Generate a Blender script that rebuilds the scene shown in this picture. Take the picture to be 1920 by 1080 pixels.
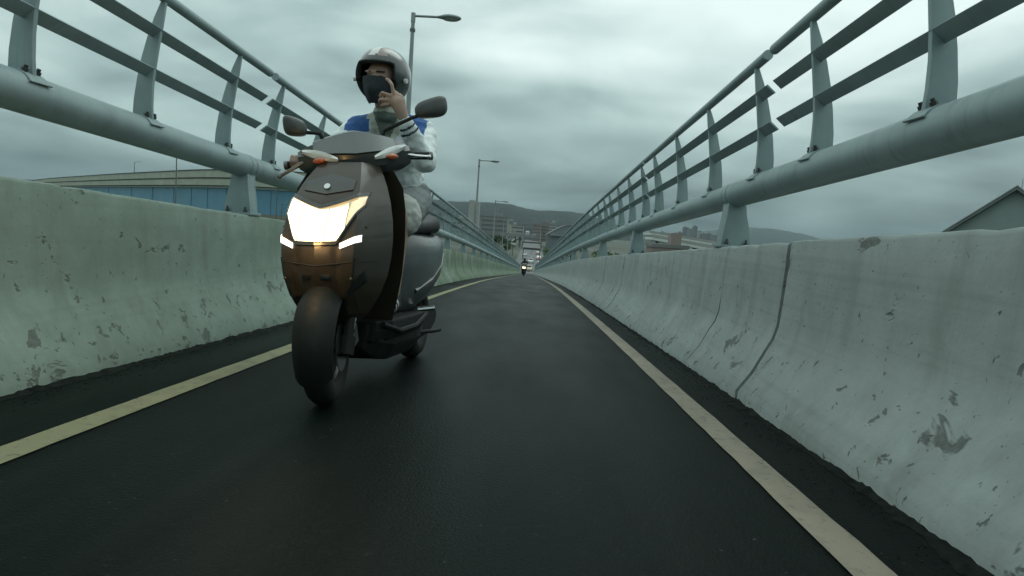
import bpy, bmesh, math, random
from mathutils import Vector, Matrix, Euler, noise

for o in list(bpy.data.objects):
    bpy.data.objects.remove(o)
scene = bpy.context.scene
COL = scene.collection
R = math.radians

# ------------------------------------------------------------------ camera
YAW, PITCH, ROLL, CAM_H = -0.0246, 0.0899, 0.0701, 0.63
def cam_axes():
    A = Matrix(((math.cos(YAW), -math.sin(YAW), 0), (math.sin(YAW), math.cos(YAW), 0), (0, 0, 1)))
    B = Matrix(((1, 0, 0), (0, math.cos(PITCH), -math.sin(PITCH)), (0, math.sin(PITCH), math.cos(PITCH))))
    C = Matrix(((math.cos(ROLL), 0, math.sin(ROLL)), (0, 1, 0), (-math.sin(ROLL), 0, math.cos(ROLL))))
    return C @ B @ A
M = cam_axes()
cam_d = bpy.data.cameras.new('camera')
cam = bpy.data.objects.new('camera', cam_d)
COL.objects.link(cam)
right, fwd, up = M[0], M[1], M[2]
cam.matrix_world = Matrix(((right.x, up.x, -fwd.x, 0), (right.y, up.y, -fwd.y, 0), (right.z, up.z, -fwd.z, CAM_H), (0, 0, 0, 1)))
cam_d.sensor_width = 36
cam_d.lens = 36 * 1200 / 1920
cam_d.clip_start = 0.05
cam_d.clip_end = 20000
scene.camera = cam

# ------------------------------------------------------------------ overcast sky
SUN_EL, SUN_AZ = R(58), R(25)          # azimuth from +Y towards +X
w = bpy.data.worlds.new('World'); scene.world = w; w.use_nodes = True
nt = w.node_tree; N = nt.nodes; LK = nt.links
N.clear()
def wn(t, **k):
    n = N.new(t)
    for a, b in k.items(): setattr(n, a, b)
    return n
def wmath(op, a, b=None, c=None, clamp=False):
    n = wn('ShaderNodeMath', operation=op, use_clamp=clamp)
    for i, v in enumerate((a, b, c)):
        if v is None: continue
        if isinstance(v, (int, float)): n.inputs[i].default_value = v
        else: LK.new(v, n.inputs[i])
    return n.outputs[0]
geo = wn('ShaderNodeTexCoord')
sep = wn('ShaderNodeSeparateXYZ'); LK.new(geo.outputs['Generated'], sep.inputs[0])
zc = wmath('MAXIMUM', sep.outputs[2], 0.0)
den = wmath('ADD', zc, 0.22)
comb = wn('ShaderNodeCombineXYZ')
LK.new(wmath('DIVIDE', sep.outputs[0], den), comb.inputs[0])
LK.new(wmath('DIVIDE', sep.outputs[1], den), comb.inputs[1])
comb.inputs[2].default_value = 1.67
cshift = wn('ShaderNodeVectorMath', operation='ADD'); LK.new(comb.outputs[0], cshift.inputs[0]); cshift.inputs[1].default_value = (18.5878, 17.4343, -13.4659)
def wnoise(scale, detail, rough, dist=0.0, vec=None):
    n = wn('ShaderNodeTexNoise'); n.inputs['Scale'].default_value = scale
    n.inputs['Detail'].default_value = detail; n.inputs['Roughness'].default_value = rough
    n.inputs['Distortion'].default_value = dist
    LK.new(vec or cshift.outputs[0], n.inputs['Vector'])
    return n.outputs['Fac']
n1 = wnoise(0.85, 3, 0.5, 0.4)
n2 = wnoise(2.1, 4, 0.55, 0.5)
n3 = wnoise(0.38, 1, 0.5)
# overcast luminance: darker towards the horizon, broken into soft cloud shapes
base = wmath('MULTIPLY_ADD', wmath('POWER', zc, 1.05), 1.75, 0.10)
var = wmath('ADD', wmath('MULTIPLY', wmath('SUBTRACT', n1, 0.5), 3.9), wmath('MULTIPLY', wmath('SUBTRACT', n2, 0.5), 0.9))
var = wmath('ADD', var, wmath('MULTIPLY', wmath('SUBTRACT', n3, 0.5), 2.2))
lum = wmath('MULTIPLY', base, wmath('MAXIMUM', wmath('ADD', var, 1.0), 0.35))
lum = wmath('MINIMUM', lum, 0.90)
ramp = wn('ShaderNodeValToRGB')
LK.new(lum, ramp.inputs[0])
cr = ramp.color_ramp
cr.elements[0].position = 0.0; cr.elements[0].color = (0.0, 0.0, 0.0, 1)
cr.elements[1].position = 1.0; cr.elements[1].color = (0.86, 1.0, 0.965, 1)
e = cr.elements.new(0.15); e.color = (0.104, 0.153, 0.160, 1)
e = cr.elements.new(0.5); e.color = (0.37, 0.505, 0.495, 1)
sky = wn('ShaderNodeTexSky', sky_type='NISHITA')
sky.sun_disc = False; sky.sun_elevation = SUN_EL; sky.sun_rotation = SUN_AZ
sky.air_density = 1.5; sky.dust_density = 3
scl = wn('ShaderNodeMix', data_type='RGBA', blend_type='MULTIPLY'); scl.inputs[0].default_value = 1
LK.new(ramp.outputs[0], scl.inputs[6]); scl.inputs[7].default_value = (10, 10, 10, 1)
mix = wn('ShaderNodeMix', data_type='RGBA'); mix.inputs[0].default_value = 0.97
LK.new(sky.outputs[0], mix.inputs[6]); LK.new(scl.outputs[2], mix.inputs[7])
bg = wn('ShaderNodeBackground'); bg.inputs[1].default_value = 0.1
LK.new(mix.outputs[2], bg.inputs[0])
wo = wn('ShaderNodeOutputWorld'); LK.new(bg.outputs[0], wo.inputs[0])

sun_d = bpy.data.lights.new('sun', 'SUN'); sun_d.energy = 0.5; sun_d.angle = R(35); sun_d.color = (0.86, 1.0, 0.95)
sun = bpy.data.objects.new('sun', sun_d); COL.objects.link(sun)
sd = Vector((math.sin(SUN_AZ) * math.cos(SUN_EL), math.cos(SUN_AZ) * math.cos(SUN_EL), math.sin(SUN_EL)))
sun.rotation_euler = sd.to_track_quat('Z', 'Y').to_euler()

vs = scene.view_settings
vs.view_transform = 'Standard'; vs.look = 'None'; vs.gamma = 1.0; vs.exposure = 0.18
scene.cycles.use_denoising = True
scene.cycles.max_bounces = 5; scene.cycles.diffuse_bounces = 3; scene.cycles.glossy_bounces = 3
scene.cycles.volume_bounces = 0
scene.cycles.caustics_reflective = False; scene.cycles.caustics_refractive = False

# ------------------------------------------------------------------ materials
class NT:
    def __init__(s, name):
        s.m = bpy.data.materials.new(name); s.m.use_nodes = True
        s.t = s.m.node_tree; s.t.nodes.clear()
        s.out = s.n('ShaderNodeOutputMaterial')
        s.b = s.n('ShaderNodeBsdfPrincipled')
        s.l(s.b.outputs[0], s.out.inputs[0])
    def n(s, t, **k):
        q = s.t.nodes.new(t)
        for a, b in k.items(): setattr(q, a, b)
        return q
    def l(s, a, b): s.t.links.new(a, b)
    def noise(s, vec, scale, detail=4, rough=0.55, dist=0.0):
        q = s.n('ShaderNodeTexNoise'); q.inputs['Scale'].default_value = scale
        q.inputs['Detail'].default_value = detail; q.inputs['Roughness'].default_value = rough
        q.inputs['Distortion'].default_value = dist
        if vec is not None: s.l(vec, q.inputs['Vector'])
        return q.outputs['Fac']
    def ramp(s, fac, stops):
        q = s.n('ShaderNodeValToRGB'); s.l(fac, q.inputs[0])
        while len(q.color_ramp.elements) < len(stops): q.color_ramp.elements.new(0.5)
        for e, (p, c) in zip(q.color_ramp.elements, stops):
            e.position = p; e.color = (c, c, c, 1) if isinstance(c, (int, float)) else (*c, 1)
        return q.outputs[0]
    def mix(s, fac, a, b, blend='MIX'):
        q = s.n('ShaderNodeMix', data_type='RGBA', blend_type=blend)
        for i, v in ((0, fac), (6, a), (7, b)):
            if isinstance(v, (int, float)): q.inputs[i].default_value = v
            elif isinstance(v, tuple): q.inputs[i].default_value = (*v, 1)
            else: s.l(v, q.inputs[i])
        return q.outputs[2]
    def math(s, op, a, b=None, clamp=False):
        q = s.n('ShaderNodeMath', operation=op, use_clamp=clamp)
        for i, v in enumerate((a, b)):
            if v is None: continue
            if isinstance(v, (int, float)): q.inputs[i].default_value = v
            else: s.l(v, q.inputs[i])
        return q.outputs[0]
    def pos(s): return s.n('ShaderNodeNewGeometry').outputs['Position']
    def obj(s): return s.n('ShaderNodeTexCoord').outputs['Object']
    def mapv(s, vec, scale=(1, 1, 1), rot=(0, 0, 0)):
        q = s.n('ShaderNodeMapping'); s.l(vec, q.inputs[0]); q.inputs[3].default_value = scale; q.inputs[2].default_value = rot
        return q.outputs[0]
    def bump(s, h, strength=0.3, dist=0.01):
        q = s.n('ShaderNodeBump'); q.inputs['Strength'].default_value = strength; q.inputs['Distance'].default_value = dist
        s.l(h, q.inputs['Height']); s.l(q.outputs[0], s.b.inputs['Normal'])
    def col(s, c):
        if isinstance(c, tuple): s.b.inputs['Base Color'].default_value = (*c, 1)
        else: s.l(c, s.b.inputs['Base Color'])
    def rough(s, v):
        if isinstance(v, (int, float)): s.b.inputs['Roughness'].default_value = v
        else: s.l(v, s.b.inputs['Roughness'])

def simple(name, c, rough=0.6, metal=0.0, var=0.18, scale=6, coat=0.0, bump=0.0, space='obj', emis=None, spec=None):
    t = NT(name)
    v = t.obj() if space == 'obj' else t.pos()
    f = t.noise(v, scale, 5, 0.6)
    dark = tuple(x * (1 - var) for x in c); lite = tuple(min(1, x * (1 + var)) for x in c)
    t.col(t.ramp(f, [(0.3, dark), (0.7, lite)]))
    f2 = t.noise(v, scale * 4, 4, 0.6)
    t.rough(t.ramp(f2, [(0.3, max(0.03, rough * 0.85)), (0.7, min(1, rough * 1.12))]))
    t.b.inputs['Metallic'].default_value = metal
    t.b.inputs['Coat Weight'].default_value = coat
    t.b.inputs['Coat Roughness'].default_value = 0.12
    if spec is not None: t.b.inputs['Specular IOR Level'].default_value = spec
    if bump: t.bump(t.noise(v, scale * 8, 4, 0.6), bump, 0.004)
    if emis:
        t.b.inputs['Emission Color'].default_value = (*emis[0], 1); t.b.inputs['Emission Strength'].default_value = emis[1]
    return t.m

def concrete(name, tint, moss, sh=0.0):
    t = NT(name); p = t.pos()
    big = t.noise(p, 0.9, 4, 0.55)
    mid = t.noise(p, 6, 4, 0.65, 0.3)
    fine = t.noise(p, 60, 2, 0.7)
    c = t.ramp(mid, [(0.25, tuple(x * 0.80 for x in tint)), (0.75, tuple(min(1, x * 1.13) for x in tint))])
    c = t.mix(t.ramp(big, [(0.35, 0.0), (0.65, 0.45)]), c, tuple(x * 0.72 for x in tint))
    # vertical runs of old rain streaks
    streak = t.noise(t.mapv(p, (7, 7, 0.45)), 1.0, 5, 0.6)
    c = t.mix(t.ramp(streak, [(0.50, 0.0), (0.72, 0.32)]), c, (0.13, 0.135, 0.12))
    pock = t.ramp(t.noise(p, 46, 2, 0.5), [(0.70, 0.0), (0.745, 0.65)])
    c = t.mix(pock, c, (0.06, 0.07, 0.065))
    board = t.noise(t.mapv(p, (0.3, 0.3, 26)), 1.0, 2, 0.5)
    c = t.mix(t.ramp(board, [(0.52, 0.0), (0.7, 0.16)]), c, (0.15, 0.17, 0.16))
    # spalled patches where the skin has broken away
    sp1 = t.noise(t.mapv(p, (1, 1, 1.3)), 4.3, 4, 0.62, 0.5)
    sp2 = t.noise(t.mapv(p, (1, 1.0, 1.0)), 15.0, 3, 0.6, 0.6)
    sepz = t.n('ShaderNodeSeparateXYZ'); t.l(t.obj(), sepz.inputs[0])
    low = t.ramp(sepz.outputs[2], [(0.0, 1.0), (0.55, 0.0)])
    thr = t.math('MULTIPLY', low, 0.055)
    spall = t.ramp(t.math('ADD', sp1, thr), [(0.635 + sh, 0.0), (0.672 + sh, 1.0)])
    spall2 = t.ramp(t.math('ADD', sp2, thr), [(0.650 + sh, 0.0), (0.685 + sh, 1.0)])
    sp = t.math('MAXIMUM', spall, spall2)
    c = t.mix(t.math('MULTIPLY', sp, 0.78), c, t.ramp(t.noise(p, 38, 4, 0.7), [(0.3, (0.035, 0.044, 0.04)), (0.7, (0.15, 0.17, 0.155))]))
    # grime that splashes up from the gutter, and algae
    gr = t.ramp(t.math('ADD', t.ramp(sepz.outputs[2], [(0.0, 1.0), (0.20, 0.0)]), t.math('MULTIPLY', t.noise(p, 11, 5, 0.75, 0.3), 1.0)), [(1.06, 0.0), (1.42, 1.0)])
    c = t.mix(t.math('MULTIPLY', gr, 0.9), c, (0.022, 0.028, 0.024))
    if moss:
        sy = t.n('ShaderNodeSeparateXYZ'); t.l(p, sy.inputs[0])
        far = t.ramp(t.math('MULTIPLY', sy.outputs[1], 0.02), [(0.09, 0.12), (0.16, 1.0)])
        mm = t.math('MULTIPLY', t.ramp(t.noise(t.mapv(p, (1, 1, 0.7)), 1.8, 6, 0.65), [(0.36, 0.0), (0.60, moss)]), far)
        c = t.mix(mm, c, (0.085, 0.135, 0.04))
    t.col(c); t.rough(0.86)
    h = t.math('SUBTRACT', t.math('ADD', t.math('MULTIPLY', fine, 0.25), t.math('MULTIPLY', mid, 0.35)), t.math('MULTIPLY', sp, 0.8))
    t.bump(h, 0.45, 0.010)
    return t.m

MAT = {}
MAT['concrete_right'] = concrete('concrete_right', (0.365, 0.42, 0.405), 0, 0.03)
MAT['concrete_left'] = concrete('concrete_left', (0.265, 0.345, 0.295), 0.75, 0.012)

def asphalt():
    t = NT('asphalt'); p = t.pos()
    g = t.noise(p, 190, 3, 0.75); b = t.noise(t.mapv(p, (1, 0.25, 1)), 2.2, 4, 0.55)
    v = t.n('ShaderNodeTexVoronoi'); v.inputs['Scale'].default_value = 120; t.l(p, v.inputs['Vector'])
    c = t.ramp(g, [(0.3, (0.0018, 0.0042, 0.0036)), (0.72, (0.0062, 0.0115, 0.0102))])
    c = t.mix(t.ramp(b, [(0.35, 0.0), (0.7, 0.5)]), c, (0.003, 0.0058, 0.005))
    c = t.mix(t.ramp(t.noise(t.mapv(p, (2.4, 0.12, 1)), 1.6, 4, 0.6), [(0.45, 0.0), (0.7, 0.45)]), c, (0.013, 0.017, 0.0155))
    c = t.mix(t.ramp(t.noise(p, 34, 3, 0.7), [(0.62, 0.0), (0.76, 0.5)]), c, (0.028, 0.033, 0.031))
    spk = t.ramp(t.noise(p, 75, 1, 0.3), [(0.785, 0.0), (0.82, 0.4)])
    c = t.mix(spk, c, (0.22, 0.23, 0.22))
    t.col(c); t.rough(t.ramp(b, [(0.3, 0.36), (0.7, 0.48)]))
    t.b.inputs['Specular IOR Level'].default_value = 0.05
    t.bump(t.math('ADD', g, v.outputs['Distance']), 0.35, 0.004)
    return t.m
MAT['asphalt'] = asphalt()
def paint(name, c, c2):
    t = NT(name); p = t.pos()
    wear = t.noise(p, 26, 6, 0.7); dirt = t.noise(t.mapv(p, (1, .3, 1)), 3, 4, 0.6)
    k = t.ramp(dirt, [(0.3, c2), (0.7, c)])
    k = t.mix(t.ramp(wear, [(0.56, 0.0), (0.68, 0.7)]), k, (0.06, 0.06, 0.052))
    k = t.mix(t.ramp(t.noise(p, 7, 5, 0.7), [(0.5, 0.0), (0.68, 0.45)]), k, (0.09, 0.088, 0.07))
    t.col(k); t.rough(0.7); t.bump(t.noise(p, 150, 3, 0.7), 0.3, 0.003)
    return t.m
MAT['line_left'] = paint('line_left', (0.30, 0.29, 0.165), (0.21, 0.21, 0.12))
MAT['line_right'] = paint('line_right', (0.30, 0.265, 0.205), (0.22, 0.195, 0.15))
def galvanised():
    t = NT('painted_steel'); p = t.pos()
    n = t.noise(p, 5, 6, 0.65); s = t.noise(t.mapv(p, (14, 14, 1.2)), 1, 4, 0.6); f = t.noise(p, 40, 4, 0.7)
    c = t.ramp(n, [(0.3, (0.25, 0.335, 0.345)), (0.7, (0.315, 0.41, 0.415))])
    c = t.mix(t.ramp(s, [(0.55, 0.0), (0.75, 0.35)]), c, (0.12, 0.14, 0.13))
    c = t.mix(t.ramp(f, [(0.70, 0.0), (0.78, 0.6)]), c, (0.10, 0.085, 0.06))
    drip = t.noise(t.mapv(p, (3.5, 22, 2.0)), 1, 4, 0.6)
    c = t.mix(t.ramp(drip, [(0.60, 0.0), (0.78, 0.45)]), c, (0.10, 0.105, 0.085))
    c = t.mix(t.ramp(t.noise(p, 2.2, 5, 0.6), [(0.45, 0.0), (0.7, 0.35)]), c, (0.16, 0.20, 0.20))
    t.col(c); t.rough(t.ramp(n, [(0.3, 0.40), (0.7, 0.58)])); t.b.inputs['Metallic'].default_value = 0.12
    t.bump(f, 0.08, 0.002)
    return t.m
MAT['steel'] = galvanised()
MAT['bolt'] = simple('bolt_metal', (0.07, 0.075, 0.07), 0.5, 0.6, 0.3, 60)
MAT['grit'] = simple('grit', (0.012, 0.016, 0.0135), 0.95, 0, 0.6, 30, bump=0.6, space='pos', spec=0.1)
MAT['gap_filler'] = simple('gap_filler', (0.02, 0.022, 0.02), 0.9, 0, 0.3, 20)
MAT['soffit'] = simple('soffit_concrete', (0.25, 0.25, 0.24), 0.9, 0, 0.2, 1)

# ------------------------------------------------------------------ mesh helpers
class MB:
    def __init__(s): s.v = []; s.f = []; s.mi = []; s.cur = 0
    def add(s, vs, fs):
        k = len(s.v); s.v += [tuple(q) for q in vs]; s.f += [tuple(i + k for i in q) for q in fs]; s.mi += [s.cur] * len(fs)
        return s
    def box(s, c, d, rot=None):
        x, y, z = (q / 2 for q in d)
        vs = [Vector((a * x, b * y, e * z)) for a in (-1, 1) for b in (-1, 1) for e in (-1, 1)]
        if rot: vs = [Euler(rot).to_matrix() @ q for q in vs]
        vs = [q + Vector(c) for q in vs]
        return s.add(vs, [(0, 1, 3, 2), (4, 6, 7, 5), (0, 4, 5, 1), (2, 3, 7, 6), (0, 2, 6, 4), (1, 5, 7, 3)])
    def rings(s, rings, cap=True, closed=True):
        n = len(rings[0]); vs = [q for r in rings for q in r]; fs = []
        for i in range(len(rings) - 1):
            for j in range(n if closed else n - 1):
                a = i * n + j; b = i * n + (j + 1) % n
                fs.append((a, b, b + n, a + n))
        if cap and closed:
            fs.append(tuple(range(n))[::-1]); fs.append(tuple(range((len(rings) - 1) * n, len(rings) * n)))
        return s.add(vs, fs)
    def tube(s, pts, rad, n=12, cap=True):
        pts = [Vector(p) for p in pts]
        if isinstance(rad, (int, float)): rad = [rad] * len(pts)
        rs = []; prev = None
        for i, p in enumerate(pts):
            a = pts[max(i - 1, 0)]; b = pts[min(i + 1, len(pts) - 1)]
            d = (b - a).normalized()
            if prev is None:
                u = d.orthogonal().normalized()
            else:
                u = (prev - d * prev.dot(d)).normalized()
            prev = u; q = d.cross(u)
            rs.append([p + (u * math.cos(2 * math.pi * k / n) + q * math.sin(2 * math.pi * k / n)) * rad[i] for k in range(n)])
        return s.rings(rs, cap)
    def capsule(s, a, b, ra, rb, n=16, m=5):
        a, b = Vector(a), Vector(b); d = (b - a); L = d.length; d = d / L if L > 1e-6 else Vector((0, 0, 1))
        pts = []; rad = []
        for i in range(m):
            t = math.pi / 2 * (1 - i / m); pts.append(a - d * ra * math.sin(t)); rad.append(max(ra * math.cos(t), 1e-4))
        pts.append(a); rad.append(ra)
        if L > 1e-6: pts.append(b); rad.append(rb)
        for i in range(1, m + 1):
            t = math.pi / 2 * i / m; pts.append(b + d * rb * math.sin(t)); rad.append(max(rb * math.cos(t), 1e-4))
        u = d.orthogonal().normalized(); q = d.cross(u)
        return s.rings([[p + (u * math.cos(2 * math.pi * k / n) + q * math.sin(2 * math.pi * k / n)) * r for k in range(n)] for p, r in zip(pts, rad)])
    def ellipsoid(s, c, r, rot=None, n=20, m=12):
        rm = Euler(rot).to_matrix() if rot else Matrix.Identity(3); rs = []
        for i in range(m + 1):
            t = math.pi * i / m; z = -math.cos(t); q = max(math.sin(t), 1e-3)
            rs.append([Vector(c) + rm @ Vector((r[0] * q * math.cos(2 * math.pi * k / n), r[1] * q * math.sin(2 * math.pi * k / n), r[2] * z)) for k in range(n)])
        return s.rings(rs)
    def prism(s, poly, axis, t0, t1):
        def pt(q, t): return {'x': (t, q[0], q[1]), 'y': (q[0], t, q[1]), 'z': (q[0], q[1], t)}[axis]
        return s.rings([[pt(q, t0) for q in poly], [pt(q, t1) for q in poly]])
    def torus(s, c, R_, r, axis='x', n=40, m=12, sx=1.0):
        vs = []; fs = []
        for i in range(n):
            a = 2 * math.pi * i / n
            for j in range(m):
                b = 2 * math.pi * j / m
                rr = R_ + r * math.cos(b); h = r * sx * math.sin(b)
                p = {'x': (h, rr * math.cos(a), rr * math.sin(a)), 'z': (rr * math.cos(a), rr * math.sin(a), h), 'y': (rr * math.cos(a), h, rr * math.sin(a))}[axis]
                vs.append(Vector(c) + Vector(p))
        for i in range(n):
            for j in range(m):
                fs.append((i * m + j, ((i + 1) % n) * m + j, ((i + 1) % n) * m + (j + 1) % m, i * m + (j + 1) % m))
        return s.add(vs, fs)
    def mesh(s, name, mats, smooth=False, bevel=0, angle=35, fix=True):
        me = bpy.data.meshes.new(name); me.from_pydata(s.v, [], s.f)
        mats = mats if isinstance(mats, (list, tuple)) else [mats]
        for q in mats: me.materials.append(q)
        if len(mats) > 1: me.polygons.foreach_set('material_index', s.mi)
        bm = bmesh.new(); bm.from_mesh(me)
        if fix: bmesh.ops.recalc_face_normals(bm, faces=bm.faces)
        if bevel:
            es = [q for q in bm.edges if len(q.link_faces) == 2 and q.calc_face_angle(0) > R(30)]
            bmesh.ops.bevel(bm, geom=es, offset=bevel, segments=2, affect='EDGES', profile=0.6)
        if smooth:
            for q in bm.faces: q.smooth = True
            for q in bm.edges:
                if len(q.link_faces) == 2 and q.calc_face_angle(0) > R(angle): q.smooth = False
        bm.to_mesh(me); bm.free(); me.update()
        return me
    def build(s, name, mats, parent=None, smooth=False, bevel=0, loc=None, angle=35):
        return link(name, s.mesh(name, mats, smooth, bevel, angle), parent, loc)

def link(name, data, parent=None, loc=None, rot=None):
    o = bpy.data.objects.new(name, data); COL.objects.link(o)
    if parent: o.parent = parent
    if loc: o.location = loc
    if rot: o.rotation_euler = rot
    return o
def tag(o, label=None, cat=None, group=None, kind=None):
    if label: o['label'] = label
    if cat: o['category'] = cat
    if group: o['group'] = group
    if kind: o['kind'] = kind
    return o
def thing(name, label, cat, loc=(0, 0, 0), rot=(0, 0, 0), group=None):
    return tag(link(name, None, None, loc, rot), label, cat, group)
def copy_tree(o, parent=None):
    c = o.copy(); COL.objects.link(c); c.parent = parent
    for ch in list(o.children): copy_tree(ch, c)
    return c
def fuse(prims, voxel, smooth_it=6, name='fused', mats=None, pick=None, disp=None, shade=True):
    """one continuous skin over overlapping prims (voxel remesh + smoothing), baked to a mesh"""
    me = prims.mesh('tmp', [], False)
    ts = bpy.data.scenes.new('tmp'); o = bpy.data.objects.new('tmp', me); ts.collection.objects.link(o)
    md = o.modifiers.new('r', 'REMESH'); md.mode = 'VOXEL'; md.voxel_size = voxel; md.adaptivity = 0
    sm = o.modifiers.new('s', 'SMOOTH'); sm.iterations = smooth_it; sm.factor = 0.5
    ts.view_layers[0].update(); dg = ts.view_layers[0].depsgraph
    r = bpy.data.meshes.new_from_object(o.evaluated_get(dg)); r.name = name
    bpy.data.objects.remove(o); bpy.data.scenes.remove(ts)
    r.materials.clear()
    for q in (mats or []): r.materials.append(q)
    if disp:
        nw = []
        for v in r.vertices: nw += list(v.co + v.normal * disp(v.co))
        r.vertices.foreach_set('co', nw); r.update()
    if pick:
        r.polygons.foreach_set('material_index', [pick(p.center.copy(), p.normal.copy()) for p in r.polygons])
    if shade: r.polygons.foreach_set('use_smooth', [True] * len(r.polygons))
    return r

# ------------------------------------------------------------------ the ramp: one vertical curve, no turn
G0, CZ, S1 = 0.041, 0.0009, 25.0
def rz(s):
    a = min(max(s, 0), S1)
    return -(G0 * s + CZ * (a * a / 2 + max(s - S1, 0) * S1))
def slope(s): return -(G0 + CZ * min(max(s, 0), S1))
RAMP_END = 150.0
GROUND = -9.6
LX_IN, LX_W, LBASE = -1.326, 0.105, -1.832      # left edge line (inner edge), its width, barrier foot
RX_IN, RBASE = 0.737, 1.066

def strip(x0, x1, s0, s1, step, dz, name, mat, parent=None, jag=0, seed=1):
    mb = MB(); n = int((s1 - s0) / step); rows = []
    rd = random.Random(seed)
    for i in range(n + 1):
        s = s0 + (s1 - s0) * i / n
        j0 = rd.uniform(-jag, jag); j1 = rd.uniform(-jag, jag)
        rows.append([(x0 + j0, s, rz(s) + dz), (x1 + j1, s, rz(s) + dz)])
    mb.rings(rows, cap=False, closed=False)
    o = mb.build(name, mat, parent, smooth=True)
    return o
road = strip(LBASE - 0.12, RBASE + 0.12, -4, RAMP_END + 2, 0.5, 0, 'road', MAT['asphalt']); tag(road, 'dark asphalt motorcycle lane running down the ramp', kind='structure')
ll = strip(LX_IN - LX_W, LX_IN, -4, RAMP_END, 0.12, 0.004, 'edge_line', MAT['line_left'], road, 0.0022, 3)
rl = strip(RX_IN, RX_IN + LX_W, -4, RAMP_END, 0.12, 0.004, 'edge_line', MAT['line_right'], road, 0.0022, 4)
mb = MB()
rows = []
for i in range(78):
    s = -4 + i * 2; z = rz(s)
    rows.append([(LBASE - 0.55, s, z - 0.02), (LBASE - 0.55, s, z - 0.45), (LBASE + 0.5, s, z - 1.3), (RBASE - 0.5, s, z - 1.3), (RBASE + 0.55, s, z - 0.45), (RBASE + 0.55, s, z - 0.02)])
mb.rings(rows)
deck = mb.build('bridge_deck', MAT['soffit']); tag(deck, 'concrete deck carrying the motorcycle lane', kind='structure')
for s in (14, 44, 74, 104, 134):
    pm = MB(); zt = rz(s) - 1.3
    pm.tube([(-0.38, s, GROUND), (-0.38, s, zt)], 0.7, 16)
    pm.build('pier', MAT['soffit'], deck, smooth=True)

# concrete barriers -------------------------------------------------------
PROFILE = [(0.0, -0.05), (0.004, 0.05), (0.07, 0.145), (0.128, 0.262), (0.158, 0.318), (0.176, 0.385), (0.184, 0.50), (0.192, 0.65), (0.198, 0.788), (0.203, 0.801), (0.215, 0.806), (0.36, 0.806), (0.385, 0.79), (0.40, 0.0), (0.40, -0.3), (0.0, -0.3)]
def barrier_mesh(side, L, seed):
    mb = MB(); rows = []; n = int(L / 0.075)
    for i in range(n + 1):
        y = L * i / n; row = []
        for k, (a, b) in enumerate(PROFILE):
            nz = noise.noise(Vector((y * 1.3 + seed * 7.1, b * 4, side * 3))) * 0.004 + noise.noise(Vector((y * 9 + seed, b * 9, 2))) * 0.0015
            chip = 0
            if 8 <= k <= 10:
                q = noise.noise(Vector((y * 5 + seed * 3.3, 5, side))); chip = -max(0, q - 0.25) * 0.05 - abs(noise.noise(Vector((y * 22, seed, 1)))) * 0.006
            row.append((side * (a + (nz if k < 9 else 0)), y, b + chip + (nz * .8 if 8 <= k <= 12 else 0)))
        rows.append(row)
    mb.rings(rows)
    return mb
def barrier(side, x0, first, label, mat):
    t = thing('concrete_barrier', label, 'barrier', (x0, 0, 0))
    s = first; L = 7.5; i = 0; far_mesh = None
    while s < RAMP_END:
        gap = 0.028
        if i < 3: me = barrier_mesh(side, L - gap, i + side * 10).mesh('barrier_segment', mat, True, angle=50)
        else:
            if far_mesh is None: far_mesh = barrier_mesh(side, L - gap, 77).mesh('barrier_segment', mat, True, angle=50)
            me = far_mesh
        o = link('barrier_segment', me, t, (0, s + gap / 2, rz(s)), (math.atan2(rz(s + L) - rz(s), L), 0, 0))
        if i < 6:
            jm = MB(); jm.prism([(side * (a + 0.016), b - .004) for a, b in PROFILE[:12]] + [(side * .38, .79), (side * .38, -.3)], 'y', -0.03, 0.03)
            jm.build('joint_filler', MAT['gap_filler'], t, loc=(0, s, rz(s)))
        s += L; i += 1
    return t
def hairline(t, side, s):
    jm = MB(); pts = [(a - 0.0012, b) for a, b in PROFILE[1:9]]
    for (a0, b0), (a1, b1) in zip(pts, pts[1:]):
        j0, j1 = (noise.noise(Vector((b0 * 9, s, 0))) * .012, noise.noise(Vector((b1 * 9, s, 0))) * .012)
        jm.add([(side * a0, j0 - .0013, b0), (side * a0, j0 + .0013, b0), (side * a1, j1 + .0013, b1), (side * a1, j1 - .0013, b1), (side * (a0 + .01), j0, b0), (side * (a1 + .01), j1, b1)], [(0, 1, 2, 3), (0, 3, 5, 4), (1, 4, 5, 2)])
    jm.build('hairline_crack', MAT['gap_filler'], t, loc=(0, s, rz(s)))
bar_r = barrier(1, RBASE, 3.15 - 7.5, 'long grey concrete barrier right of the lane with an open vertical joint', MAT['concrete_right'])
bar_l = barrier(-1, LBASE, -1.6, 'long greenish concrete barrier left of the lane, passing behind the near scooter', MAT['concrete_left'])

for q in (4.15, 8.6): hairline(bar_r, 1, q)
for q in (7.9, 9.6, 11.8): hairline(bar_l, -1, q)
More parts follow.
